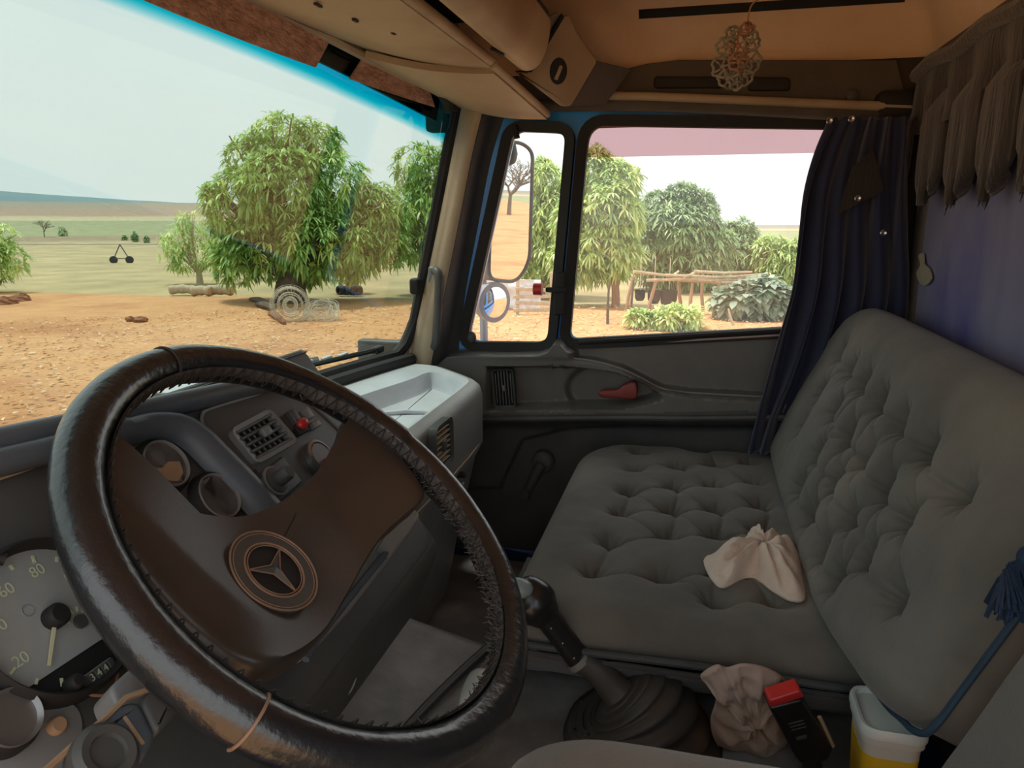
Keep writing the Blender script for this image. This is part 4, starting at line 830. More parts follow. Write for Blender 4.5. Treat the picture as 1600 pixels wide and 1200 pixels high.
of = MB().obox(FP, *od, .011, odw, SR * .16, .004, .001, orot).build('odometer', 'plastic_grey', sp)
MB().tube([FP.w(*(od + np.array([math.cos(orot + 0) * a, math.sin(orot) * a]) + np.array([math.sin(orot), -math.cos(orot)]) * (.011 * (1 - (a / odw * 2) ** 2) + .006)), .012) for a in np.linspace(-odw / 2, odw / 2, 9)], .0011, 5).build('odometer_edge', 'emblem_edge', of)
for k, ch in enumerate(['', '3', '4', '4', '']):
    c_ = od + ox / odw * (-.4 + .2 * k) * odw; MB().obox(FP, *c_, .0135, odw * .17, SR * .13, .002, .0005, orot).build('digit_wheel', 'plastic_dark', of)
    if ch: text_part(ch, FP, *c_, .0148, SR * .13, 'dial_marks', of, orot, 'digit')
MB().lathe(FP, *FP.px(112, 1070, .014), [(SR * .10, .012), (SR * .10, .020), (SR * .07, .024)], 22).build('trip_knob', 'seal', sp)
MB().tube([FP.w(*FP.px(-10, 868, .018), .016), FP.w(*FP.px(8, 874, .018), .018)], [.004, .005], 14).build('bezel_screw', 'seal', sp)
# lower left gauge, screw
q = FP.px(8, 1128, .008); r = np.linalg.norm(np.array(FP.px(55, 1128, .008)) - q)
lg = MB().lathe(FP, *q, [(r * 1.18, 0), (r * 1.14, .012), (r * 1.02, .016), (r * .9, .012), (r * .86, .008)], 40).build('gauge', 'seal', db)
MB().lathe(FP, *q, [(r * 1.02, .014), (r * .98, .019), (r * .88, .013), (r * .86, .010)], 40).build('gauge_ring', 'alu', lg); MB().lathe(FP, *q, [(r * .87, .006), (r * .85, .009), (r * .02, .0095)], 40).build('gauge_lens', 'plastic_grey', lg)
MB().prism(FP, rounded(FP.pts([(-40, 1040), (60, 1095), (120, 1100), (130, 1150), (80, 1200), (-60, 1230)]), .012), -.002, .003, .001).build('lower_plate', 'plastic_grey', db)
sw = MB().lathe(FP, *FP.px(90, 1133, .006), [(.0065, .003), (.0065, .007), (.005, .009)], 18).build('screw', 'dust_brown', db)
# lower facia cover on the right with its screw, and kick panel with oval pads
lc = FP.pts([(655, 800), (640, 786), (610, 795), (575, 832), (535, 885), (505, 930), (480, 985), (470, 1035), (500, 1010), (545, 960), (600, 890), (650, 825)], .02)
MB().prism(FP, rounded(lc, .008, 3), -.012, .02, .006).build('lower_cover', 'plastic_grey', db)
MB().tube(catmull([FP.w(*FP.px(x, y, .024), .0235) for x, y in [(640, 820), (590, 880), (545, 935), (505, 985), (478, 1030)]], 4), .004, 8).build('cover_edge', 'plastic_blue_cast', db)
MB().lathe(FP, *FP.px(638, 799, .022), [(.005, .018), (.005, .024), (.003, .025)], 14).build('screw', 'seal', db)
KP = Plane(FP.w(*FP.px(520, 1020)), (.45, -.1, .55), (-.35, .35, .6))
KP = Plane((.80, .41, -.50), (.62, .25, .38), (-.10, -.60, .78))
ko = KP.pts([(655, 815), (590, 905), (560, 985), (545, 1080), (500, 1145), (470, 1145), (455, 1060), (470, 1030), (530, 970), (600, 885)])
MB().prism(KP, rounded(ko, .01, 3), -.02, .004, .004).build('kick_panel', 'plastic_grey', db)
for L in ([(467, 1115), (475, 1085), (495, 1065), (510, 1062), (510, 1080), (500, 1115), (485, 1138), (468, 1138)], [(525, 1070), (528, 1030), (545, 1005), (560, 985), (557, 1020), (550, 1060), (535, 1078)]):
    o_ = [tuple(q) for q in catmull([np.array(q) for q in KP.pts(L)], 4, True)]; pd = MB().prism(KP, o_, .0, .010, .003).build('oval_pad', 'plastic_dark', db); MB().tube([KP.w(*q, .008) for q in o_], .0014, 5, closed=True).build('pad_bead', 'plastic_grey', pd)
tag(db, 'dark dashboard with round gauges behind the steering wheel', 'dashboard')

# ================================================================== dashboard, passenger side with tray
pd_ = empty('passenger_dash', (1.5, .7, -.95)); ZT = -.40
TP = Plane((0, 0, ZT), (1, 0, 0), (0, 1, 0))
outl = [(XR - .03, .50), (1.25, .498), (1.5, .502), (1.72, .508), (1.79, .522), (1.84, .56), (1.90, .62), (1.955, .68), (1.975, .74), (1.965, .80), (1.85, .83), (1.6, .875), (1.3, .90), (XR - .03, .905)]
outs = [tuple(q) for q in catmull([np.array(q) for q in outl], 4, True)]
if area(outs) < 0: outs = outs[::-1]
inn = [(1.05, .545), (1.3, .540), (1.55, .542), (1.70, .548), (1.76, .57), (1.80, .61), (1.84, .66), (1.83, .69), (1.74, .70), (1.55, .745), (1.3, .79), (1.05, .80)]
ins_ = [tuple(q) for q in catmull([np.array(q) for q in inn], 4, True)]
if area(ins_) < 0: ins_ = ins_[::-1]
m = MB(); rings = []
for off, z in [(.10, -.58), (.07, -.42), (.02, -.20), (.0, -.16), (.0, -.035), (.006, -.014), (.02, -.003), (.034, .0)]: rings.append(([q for q in offset(outs, off)], z))
n = len(outs); vs = [TP.w(a, b, z) for o_, z in rings for a, b in o_]; fs = [(i * n + j, i * n + (j + 1) % n, (i + 1) * n + (j + 1) % n, (i + 1) * n + j) for i in range(len(rings) - 1) for j in range(n)] + [tuple(range(n))[::-1]]
m.add(vs, fs); m.build('body', 'plastic_grey', pd_)
MB().plate(TP, offset(outs, .034), [offset(ins_, .0)], -.012, .0).build('top_rim', 'plastic_light', pd_, smooth=False)
m = MB(); rg = [(ins_, .0), (offset(ins_, .006), -.012), (offset(ins_, .014), -.034), (offset(ins_, .020), -.042)]; n = len(ins_)
m.add([TP.w(a, b, z) for o_, z in rg for a, b in o_], [(i * n + j, i * n + (j + 1) % n, (i + 1) * n + (j + 1) % n, (i + 1) * n + j) for i in range(3) for j in range(n)] + [tuple(range(3 * n, 4 * n))])
m.build('tray', 'plastic_light', pd_)
MB().tube([TP.w(1.52, .72, -.040), TP.w(1.56, .64, -.036), TP.w(1.575, .585, -.040)], .006, 8).build('tray_rib', 'plastic_light', pd_)
MB().tube(catmull([TP.w(1.16, .705, -.042), TP.w(1.35, .70, -.042), TP.w(1.50, .68, -.04)], 4), .003, 6).build('tray_rib', 'plastic_light', pd_)
MB().prism(TP, [(1.30, .575), (1.36, .580), (1.37, .600), (1.32, .602)], -.042, -.0405).build('dust_patch', 'dust_brown', pd_)
PF = Plane((1.42, .500, -.46), (1, 0, 0), (0, 0, 1))
vent_part(pd_, PF, PF.px(679, 694), .105, .100, 7, 0, ('plastic_dark', 'tan_trim', 'plastic_dark'), .018, rot=0)
MB().tube(catmull([(1.20, .4995, -.552), (1.4, .4985, -.552), (1.6, .502, -.552), (1.74, .512, -.552), (1.80, .53, -.552), (1.83, .56, -.552)], 4), .0022, 6).build('glovebox_seam', 'tan_trim', pd_)
q = PF.px(724, 742); lk = MB().lathe(PF, *q, [(.008, -.03), (.008, .003), (.006, .005)], 18).build('glovebox_lock', 'seal', pd_); MB().obox(PF, q[0] - .004, q[1] - .022, .0, .006, .010, .006, .001).build('lock_key', 'alu', lk)
tag(pd_, 'light grey passenger dash with open tray and side vent', 'dashboard')

# ================================================================== steering wheel
WC = np.array([.60, .33, -.289]); th = math.radians(41); WPl = Plane(WC, (1, 0, 0), (0, math.cos(th), math.sin(th)))
swh = empty('steering_wheel', tuple(WC - WPl.n * .09)); RW = .226
def rimpt(t, r=0, h=0): return WPl.w((RW + r) * math.cos(t), (RW + r) * math.sin(t), h)
NR, NS = 160, 18; vs = []; fs = []
for i in range(NR):
    t = 2 * math.pi * i / NR; lump = .0195 + .0012 * noise.noise((math.cos(t) * 3, math.sin(t) * 3, 0)) + .0022 * math.exp(-((math.degrees(t) - 5) % 360 / 7) ** 2)
    for j in range(NS):
        s_ = 2 * math.pi * j / NS; k = lump * (1 + .06 * noise.noise((math.cos(t) * 9, math.sin(t) * 9, j * .3)) * (1 if 8 < j < 16 else .25)); vs.append(rimpt(t, k * math.cos(s_), k * math.sin(s_) * 1.02))
for i in range(NR):
    for j in range(NS): fs.append((i * NS + j, ((i + 1) % NR) * NS + j, ((i + 1) % NR) * NS + (j + 1) % NS, i * NS + (j + 1) % NS))
MB().add(vs, fs).build('rim', 'leather', swh)
# worn inner lining strip and cross stitching along the inside of the cover
MB().grid(lambda u, v: rimpt(2 * math.pi * u, -.0202 * math.cos(.9 * (v - .5)) , .0202 * math.sin(.9 * (v - .5)) + .004), 160, 4).build('lining', 'leather_worn', swh)
R = random.Random(9); st = MB()
for k in range(190):
    t = 2 * math.pi * k / 190; s0_ = 1 if k % 2 else -1
    a = rimpt(t, -.0205, .011 * s0_ + .004); b = rimpt(t + .030, -.0205, -.011 * s0_ + .004); mid = rimpt(t + .015, -.0213, .004); st.tube([a, mid, b], .0008, 4)
so = st.build('stitching', 'thread', swh, smooth=False); so['kind'] = 'stuff'
fz = MB()
for k in range(600):
    # frayed padding on the right-hand side of the cover
    t = math.radians(R.gauss(-38, 26)); h0 = R.uniform(-.006, .014); L = R.uniform(.002, .008); a = Vector(rimpt(t, -.0195, h0)); b = Vector(rimpt(t + R.uniform(-.025, .025), -.0195 - L, h0 + R.uniform(-.006, .006))); fz.tube([a, b], [.0009, .0004], 3)
fo2 = fz.build('frayed_padding', 'leather_worn', swh, smooth=False, fix=False); fo2['kind'] = 'stuff'
for t0 in (88, 197):  # cover joins
    t = math.radians(t0); MB().tube([rimpt(t + .05 * math.sin(a * .5) * .3, .0202 * math.cos(a), .0206 * math.sin(a)) for a in np.linspace(-.6, 3.6, 14)], .0013, 5).build('cover_seam', 'thread' if t0 < 100 else 'emblem_edge', swh)
# hub pad
H0 = -.018
hubp = [(158, 668), (182, 715), (228, 762), (285, 794), (340, 806), (390, 803), (440, 782), (490, 742), (520, 706), (540, 672), (556, 640), (610, 690), (665, 765), (640, 800), (605, 832), (572, 880), (545, 930), (512, 985), (470, 1022), (420, 1040), (370, 1030), (310, 992), (245, 930), (195, 868), (158, 800), (140, 730)]
rings = [(1.0, -.030), (1.0, -.010), (.985, -.003), (.955, .0)] + [(float(k), 0.0) for k in np.linspace(.9, .05, 18)]; vs = []; fs = []
fa, fb = np.array(WPl.px(188, 805, H0)), np.array(WPl.px(372, 930, H0)); fd = (fb - fa) / np.linalg.norm(fb - fa); fn = np.array([fd[1], -fd[0]])
def hub_lift(p):
    rr = np.linalg.norm(p) / RW; l_ = -.034 + .034 * smooth01((rr - .25) / .7); s_ = (p - fa) @ fn; t_ = (p - fa) @ fd
    return l_ - min(.026, .42 * max(0.0, s_)) * (1 - smooth01((t_ - .09) / .07))
def hub_px(x, y):
    h = H0
    for _ in range(8): p = np.array(WPl.px(x, y, h)); h = .5 * h + .5 * (hub_lift(p) - .003)
    return p
hs = catmull([hub_px(x, y) for x, y in hubp], 4, True); hc = np.array(WPl.px(425, 880, H0 - .01)); n = len(hs)
for sc_, dh in rings:
    for q in hs:
        p = hc + (q - hc) * sc_; lift = hub_lift(p)
        vs.append(WPl.w(p[0], p[1], lift + dh))
for i in range(len(rings) - 1):
    for j in range(n): fs.append((i * n + j, i * n + (j + 1) % n, (i + 1) * n + (j + 1) % n, (i + 1) * n + j))
fs.append(tuple(range((len(rings) - 1) * n, len(rings) * n))); fs.append(tuple(range(n))[::-1])
MB().add(vs, fs).build('hub_pad', 'hub_brown', swh, ang=50)
# round emblem : dish, two thin edges and a three-pointed star
HE = -.029; ec = np.array(WPl.px(427, 893, HE)); er = float(np.mean([np.linalg.norm(np.array(WPl.px(x, y, HE)) - ec) for x, y in [(355, 875), (478, 915), (400, 826), (455, 962)]])); ir = float(np.mean([np.linalg.norm(np.array(WPl.px(x, y, HE)) - ec) for x, y in [(375, 872), (457, 905), (403, 848), (445, 938)]]))
em_ = MB().lathe(WPl, *ec, [(er, -.012), (er, .001), (er * .97, .003), (ir * 1.04, .003), (ir, .001), (ir, -.012)], 64, HE).build('emblem', 'emblem_ring', swh)
for r_, w_ in [(er, .0010), (er * .93, .0005), (ir * 1.02, .0011), (ir * .93, .0006)]:
    MB().tube([WPl.w(ec[0] + r_ * math.cos(a), ec[1] + r_ * math.sin(a), HE + .003) for a in np.linspace(0, 2 * math.pi, 65)[:-1]], w_, 6, closed=True).build('emblem_line', 'emblem_edge', em_)
MB().lathe(WPl, *ec, [(ir, 0), (ir, .0012), (.001, .0014)], 48, HE).build('emblem_dish', 'seal', em_)
a0 = math.atan2(*(np.array(WPl.px(434, 862, HE)) - ec)[::-1])
stv = []; stf = []
for k in range(3):
    t = a0 + 2 * math.pi * k / 3; tip = ec + np.array([math.cos(t), math.sin(t)]) * ir * .93; t2 = t + math.pi / 3; nk = ec + np.array([math.cos(t2), math.sin(t2)]) * ir * .19; t3 = t - math.pi / 3; nk2 = ec + np.array([math.cos(t3), math.sin(t3)]) * ir * .19
    b_ = len(stv); stv += [WPl.w(*tip, HE + .0022), WPl.w(*nk, HE + .002), WPl.w(*ec, HE + .0068), WPl.w(*nk2, HE + .002)]; stf += [(b_, b_ + 1, b_ + 2), (b_, b_ + 2, b_ + 3)]
    for nn2 in (nk, nk2): MB().tube([WPl.w(*tip, HE + .0028), WPl.w(*nn2, HE + .0028)], .0008, 5).build('star_line', 'emblem_edge', em_)
MB().add(stv, stf).build('star', 'plastic_dark', em_, smooth=False)
# boss and column shroud
MB().tube([tuple(WC - WPl.n * .06 + WPl.e2 * -.02), tuple(WC - WPl.n * .12)], [.045, .045], 28).build('boss', 'plastic_dark', swh)
tag(swh, 'large worn leather-wrapped steering wheel with three-pointed star emblem', 'steering wheel')
sc_ = empty('steering_column', tuple(WC - WPl.n * .3 + np.array([0, 0, -.2])))
MB().tube([tuple(WC - WPl.n * .10), tuple(WC - WPl.n * .16), tuple(WC - WPl.n * .34)], [.052, .062, .075], 24).build('shroud', 'plastic_grey', sc_)
tag(sc_, 'grey steering column shroud below the hub', 'column')
# stalks at the lower left
SP = Plane(at(205, 1110, 1, .375), (1, 0, 0), (0, math.cos(.75), math.sin(.75)))
stk = empty('column_stalk', at(190, 1180, 1, .36))
b0 = SP.pts([(165, 1080), (215, 1035), (245, 1060), (222, 1105), (190, 1130), (172, 1100)]); MB().prism(SP, rounded(b0, .008, 3), -.02, .006, .004).build('stalk_base', 'plastic_grey', stk)
b1 = SP.pts([(195, 1120), (222, 1088), (252, 1082), (268, 1105), (262, 1130), (225, 1170), (215, 1165)]); MB().prism(SP, rounded(b1, .006, 3), .0, .022, .005).build('stalk_body', 'plastic_dark', stk)
b2 = SP.pts([(60, 1215), (120, 1165), (160, 1125), (195, 1118), (222, 1175), (200, 1215)]); MB().prism(SP, rounded(b2, .006, 3), .004, .022, .006).build('stalk_head', 'plastic_blue_cast', stk)
q = SP.px(155, 1190, .02); MB().lathe(SP, *q, [(.021, .018), (.021, .030), (.017, .034), (.012, .033), (.011, .030)], 28).build('stalk_knob', 'plastic_dark', stk)
MB().tube([SP.w(*SP.px(x, y, .02), .021) for x, y in [(55, 1218), (120, 1160), (165, 1122), (195, 1092), (232, 1078)]], .0022, 6).build('dusty_edge', 'dust_brown', stk)
MB().tube([SP.w(*SP.px(x, y, .02), .021) for x, y in [(192, 1122), (222, 1165)]], .002, 6).build('dusty_edge', 'dust_brown', stk)
tag(stk, 'dusty switch stalk at the lower left under the wheel', 'stalk')
# ================================================================== seats
mat('velour', (0.1028, 0.1018, 0.0911), .95, (0.1420, 0.1390, 0.1233), 7, .6, 180, sheen=.12, c3=(0.1860, 0.1742, 0.1449), s3=3.2, bdist=.0012)
mat('velour_brown', (0.1989, 0.1641, 0.1243), .95, (0.2486, 0.1989, 0.1492), 7, .6, 180, sheen=.4, bdist=.0012)
mat('piping', (.05, .058, .065), .7, (.07, .08, .09), 20)
mat('piping_blue', (0.0147, 0.0441, 0.0784), .7, (0.0245, 0.0637, 0.1078), 20)
mat('button', (.03, .031, .03), .9)
mat('curtain', (0.0070, 0.0112, 0.0434), .75, (0.0126, 0.0196, 0.0665), 4, .3, 60, sheen=.3)
mat('fringe', (0.0286, 0.0237, 0.0209), .95, (0.0467, 0.0385, 0.0330), 12, .9, 150, stretch=(1, 1, .12), bdist=.004, sheen=.3)
mat('rag_white', (0.6583, 0.5387, 0.4489), .95, (0.7581, 0.6484, 0.5586), 8, .5, 220)
mat('rag_beige', (0.4200, 0.3100, 0.2500), .95, (0.5200, 0.4000, 0.3300), 8, .5, 200)
mat('tub', (0.5580, 0.5220, 0.4500), .35, (0.6300, 0.5940, 0.5220), 6, spec=.5)
mat('tub_lid', (.55, .60, .58), .3, (.66, .70, .67), 6)
mat('tub_label', (.72, .42, .015), .4, (.80, .52, .03), 5)
mat('buckle', (.010, .010, .011), .35)
mat('tassel', (0.0043, 0.0162, 0.0432), .8, (0.0072, 0.0288, 0.0684), 20)
mat('rubber', (0.0540, 0.0540, 0.0516), .5, (0.0840, 0.0792, 0.0720), 9, .3, 90, c3=(0.2040, 0.1020, 0.0480), s3=5)
mat('knob_black', (.018, .018, .018), .25)
mat('knob_cap', (.25, .31, .31), .35)
mat('crochet', (.20, .19, .14), .9, (.29, .27, .20), 14, .6, 100)
mat('crochet_orange', (.28, .14, .08), .9, (.36, .20, .12), 14)
def cushion(pl, LU, LV, thick, rnd, buttons, A, s, edges, seed, nu, nv, crown=.02, pleat=.006, corners=()):
    """tufted pad on plane pl, corner (0,0) to (LU,LV); buttons in plane coordinates; edges = creases between buttons"""
    B = np.array(buttons, float); U = np.linspace(0, LU, nu + 1); V = np.linspace(0, LV, nv + 1); UU, VV = np.meshgrid(U, V)
    d = np.minimum(np.minimum(UU, LU - UU), np.minimum(VV, LV - VV)); t = np.clip(d / rnd, 0, 1); H = -rnd * (1 - np.sqrt(np.clip(1 - (1 - t) ** 2, 0, 1)))
    H += crown * np.clip(np.sin(np.pi * UU / LU), 0, 1) ** .5 * np.clip(np.sin(np.pi * VV / LV), 0, 1) ** .5
    R = np.random.default_rng(seed); fade = np.clip(d / (rnd * .8), 0, 1)
    for (a, b) in B:
        r = np.hypot(UU - a, VV - b); g = np.arctan2(VV - b, UU - a); ph = R.uniform(0, 6.28); k = R.integers(6, 10)
        H -= A * np.exp(-r / s) * (1 + .0 * g) * fade
        H -= pleat * .9 * np.exp(-((r - s * .75) / (s * .75)) ** 2) * np.abs(np.cos(.5 * k * g + ph)) ** 14 * fade
    for i, j in edges:
        p, q = B[i], B[j]; e = q - p; L2 = e @ e; tt = np.clip(((UU - p[0]) * e[0] + (VV - p[1]) * e[1]) / L2, 0, 1)
        # creases sag between the buttons instead of running straight
        L = math.sqrt(L2); nrm = np.array([-e[1], e[0]]) / L; off = .09 * L * np.sin(np.pi * tt) * (1 if (i + j) % 2 else -1)
        dx = UU - (p[0] + e[0] * tt + nrm[0] * off); dy = VV - (p[1] + e[1] * tt + nrm[1] * off); w = np.hypot(dx, dy)
        H -= (pleat * 1.25 * np.exp(-w / (s * .32)) + pleat * .8 * np.exp(-w / .0035)) * fade * (.35 + .65 * np.abs(np.cos(np.pi * tt)))
    for (cu, cv, r) in corners:
        cx = r if cu == 0 else LU - r; cy = r if cv == 0 else LV - r; dx = UU - cx; dy = VV - cy
        sel = (dx < 0 if cu == 0 else dx > 0) & (dy < 0 if cv == 0 else dy > 0); mm = np.maximum(np.abs(dx), np.abs(dy)); dd = np.hypot(dx, dy) + 1e-9; k_ = np.where(sel, mm / dd, 1.0)
        UU = np.where(sel, cx + dx * k_, UU); VV = np.where(sel, cy + dy * k_, VV)
    n2 = np.array([[noise.noise((u * 9, v * 9, seed)) * .004 + noise.noise((u * 25, v * 25, seed)) * .0015 for u in U] for v in V]); H += n2 * fade
    m = MB(); vs = [pl.w(UU[j, i], VV[j, i], H[j, i]) for j in range(nv + 1) for i in range(nu + 1)]; fs = [(j * (nu + 1) + i, j * (nu + 1) + i + 1, (j + 1) * (nu + 1) + i + 1, (j + 1) * (nu + 1) + i) for j in range(nv) for i in range(nu)]
    rim = list(range(nu + 1)) + [j * (nu + 1) + nu for j in range(1, nv + 1)] + [nv * (nu + 1) + i for i in range(nu - 1, -1, -1)] + [j * (nu + 1) for j in range(nv - 1, 0, -1)]
    k0 = len(vs); cu, cv = LU / 2, LV / 2
    for r_ in rim:
        j, i = divmod(r_, nu + 1); vs.append(pl.w(UU[j, i], VV[j, i], -thick))
    for k in range(len(rim)): a, b = rim[k - 1], rim[k]; fs.append((a, b, k0 + k, k0 + (k - 1) % len(rim)))
    fs.append(tuple(range(k0, len(vs)))); m.add(vs, fs)
    def hgt(a, b):
        i = int(round(np.clip(a / LU, 0, 1) * nu)); j = int(round(np.clip(b / LV, 0, 1) * nv)); return H[j, i]
    return m, hgt
def links(B, lo, hi):
    B = np.array(B); out = []
    for i in range(len(B)):
        for j in range(i):
            dd = np.hypot(*(B[i] - B[j]))
            if lo < dd < hi: out.append((i, j))
    return out
# ---- passenger bench
bs = empty('bench_seat', (1.5, -.1, -1.02))
zs = -.612
SPn = Plane((1.03, .285, zs), (1, 0, 0), (0, 1, 0)); SPn = Plane((1.03, -.30, zs), (1, 0, 0), (0, 1, 0)); LU, LV = 1.0, .585
bpx = [(980, 778), (1051, 772), (1115, 767), (1179, 762), (967, 810), (1048, 809), (1118, 807), (1189, 800), (951, 856), (1043, 848), (1118, 848), (1190, 842), (925, 901), (1035, 910), (1130, 905), (1117, 948), (1212, 945), (1118, 733), (1061, 738), (990, 742), (1170, 728), (1000, 712), (1090, 708)]
bpl = SPn.pts(bpx, -.012)
m, hg = cushion(SPn, LU, LV, .15, .055, bpl, .046, .021, links(bpl, .08, .15), 4, 300, 180, corners=((1, 1, .17), (0, 1, .07)))
m.v = [(q[0] + (.14 * smooth01((zs - .03 - q[2]) / .12) if q[0] < 1.06 else 0), q[1], q[2]) for q in m.v]; m.build('cushion', 'velour', bs, ang=180)
for a, b in bpl: MB().ball(SPn.w(a, b, hg(a, b) + .002), (.009, .009, .005), 10, 6).build('button', 'button', bs)
MB().tube(catmull([SPn.w(a, b, h) for a, b, h in [(.30, .592, -.05), (.10, .585, -.05), (.012, .565, -.05), (-.004, .50, -.045), (-.006, .25, -.04), (-.004, .07, -.045), (.02, .0, -.05)]], 6), .006, 8).build('piping', 'piping', bs)
mat('panel_dark', (.050, .052, .055), .9, (.075, .075, .075), 8, .6, 160, sheen=.2)
MB().sheet(lambda u, v: (1.026 + .145 * v - .012 * math.sin(math.pi * v), -.285 + .565 * u, -.665 - .125 * v + .004 * noise.noise((u * 9, v * 3, 2))), 40, 10, -.006).build('near_side_panel', 'panel_dark', bs, ang=180)  # dark panel laid over the near side below the piping
MB().box((1.66, -.01, -.895), (.68, .5, .24), bev=.02).build('base', 'plastic_dark', bs)
# backrest
bdir = np.array([0, -.43, 1.0]); bdir /= np.linalg.norm(bdir)
BP = Plane((2.0, -.203, -.613), (-1, 0, 0), tuple(bdir))     # seen from the front, u runs towards the driver
BL, BH = 1.20, .468
bk = [(1331, 555), (1350, 583), (1372, 607), (1400, 637), (1432, 672), (1474, 711), (1529, 782), (1275, 670), (1300, 720), (1326, 652), (1349, 691), (1375, 725), (1407, 775), (1437, 827), (1267, 770), (1329, 760), (1350, 820), (1285, 815), (1372, 887), (1302, 870), (1320, 920), (1410, 967), (1300, 620), (1480, 870)]
bkl = BP.pts(bk[:-1], -.02)
def inb(q): return .05 < q[0] < BL - .05 and .03 < q[1] < BH - .03
bkl = [q for q in bkl if inb(q)]
m, hb_ = cushion(BP, BL, BH, .10, .05, bkl, .046, .025, links(bkl, .06, .17), 8, 330, 140, .03, .009, corners=((0, 1, .16), (1, 0, .06)))
# rounded lower corner at the near end and drawn-in bottom edge
def bend(q):
    u = float((np.array(q) - BP.o) @ BP.e1); v_ = float((np.array(q) - BP.o) @ BP.e2)
    lift = .050 * smooth01((u - .80) / .40) + .02 * smooth01((u - 1.08) / .12); k = 1 - min(1, max(0, v_ / .30)); top = 0.0
    return tuple(np.array(q) + BP.e2 * (lift * k - top))
m.v = [bend(q) for q in m.v]; m.build('backrest', 'velour', bs, ang=180)
for a, b in bkl: MB().ball(bend(BP.w(a, b, hb_(a, b) + .002)), (.009, .007, .009), 10, 6).build('button', 'button', bs)
pp = [(1600, 868), (1560, 925), (1530, 970), (1500, 1010), (1470, 1055), (1445, 1105), (1428, 1138), (1418, 1144), (1400, 1128), (1375, 1095), (1350, 1055), (1338, 1028), (1328, 1018), (1318, 1030), (1314, 1055)]
hr = -.046; P = [bend(BP.w(BL, v_, hr)) for v_ in np.linspace(BH - .05, .045, 12)] + [bend(BP.w(BL - .006, .014, hr)), bend(BP.w(BL - .03, -.002, hr))] + [bend(BP.w(u_, -.002, hr)) for u_ in np.linspace(BL - .06, .90, 8)]
e_ = np.array(P[-1]); P += [tuple(e_ + np.array([.020, .012, .040])), tuple(e_ + np.array([.038, .018, .050])), tuple(e_ + np.array([.058, .018, .030])), tuple(e_ + np.array([.066, .018, .0]))]
MB().tube(catmull(P, 4), .0042, 8).build('piping', 'piping_blue', bs)
tag(bs, 'button-tufted grey velour passenger bench seat', 'bench seat')
# ---- driver seat
ds = empty('driver_seat', (.35, -.1, -1.02)); 
def _dc(u, v):
    x = .02 + .70 * u; y = -.24 + .44 * v; e = min(u, 1 - u) * .70; f = min(v, 1 - v) * .44
    h = -.05 * (1 - math.sqrt(1 - (1 - min(1, e / .10)) ** 2)) - .07 * (1 - math.sqrt(1 - (1 - min(1, f / .12)) ** 2)); return (x, y - .03 * (1 - math.sin(math.pi * u)) * (v), -.530 + h + .003 * noise.noise((x * 8, y * 8, 2)))
MB().sheet(_dc, 40, 30, .10).build('cushion', 'velour_brown', ds, ang=180)
DB = Plane((.705, -.225, -.57), (-1, 0, 0), tuple(bdir))
m, _h = cushion(DB, .68, .50, .045, .045, [(.34, .26)], .004, .05, [], 12, 60, 50, .03, .0); m.build('backrest', 'velour', ds, ang=180)
MB().box((.36, -.02, -.80), (.5, .4, .36), bev=.02).build('base', 'plastic_dark', ds)
tag(ds, 'driver seat with brown cushion at bottom of picture', 'seat')
# ---- tassel cord on the backrest edge
ts = empty('tassel', BP.w(*BP.px(1580, 930, .02), .02)); R = random.Random(4)
c_ = Vector(BP.w(*BP.px(1608, 872, .03), .03)); MB().ball(c_, (.010, .010, .012)).build('knot', 'tassel', ts)
m = MB()
for k in range(110):
    a = R.uniform(-1, 1); b = R.uniform(-1, 1); e = Vector(BP.w(*BP.px(1576 + 34 * a, 948 + 14 * R.uniform(-1, 1) - 8 * a, .03), .022 + .012 * b)); mid = (c_ + e) / 2 + Vector((.01 * a, .012 * abs(b), .006)); m.tube([c_, mid, e], [.0022, .002, .0014], 4)
m.build('strands', 'tassel', ts, smooth=False, fix=False); MB().tube(catmull([c_, c_ + Vector((-.05, -.02, .06)), c_ + Vector((-.10, -.04, .10))], 4), .005, 6).build('cord', 'tassel', ts)
tag(ts, 'dark blue tassel hanging over the backrest edge', 'tassel')

# ================================================================== curtains and rear wall
cr = empty('side_curtain', (1.97, -.35, -.62)); CP = Plane((1.965, 0, 0), (0, -1, 0), (0, 0, 1))
Lp = catmull([np.array(q) for q in CP.pts([(1296, 184), (1270, 240), (1252, 300), (1243, 370), (1234, 450), (1216, 520), (1198, 590), (1184, 650), (1172, 706)])], 6)
Rp = catmull([np.array(q) for q in CP.pts([(1418, 184), (1418, 240), (1416, 300), (1414, 370), (1412, 450), (1400, 520), (1360, 590), (1300, 650), (1262, 712)])], 6); NL = len(Lp) - 1
def _cur(u, v):
    i = int(round(v * NL)); q = Lp[i] * (1 - u) + Rp[i] * u; f = math.sin(u * 6.2832 * 5.5 + 1.2 * math.sin(v * 3 + u * 2)) ; amp = .012 + .012 * v - .006 * (v > .8)
    return CP.w(q[0] + .006 * math.sin(u * 30 + v * 4), q[1], amp * f + .012 * noise.noise((u * 4, v * 3, 1)) + .02 * u)
MB().sheet(_cur, 110, NL, .002).build('cloth', 'curtain', cr, ang=180)
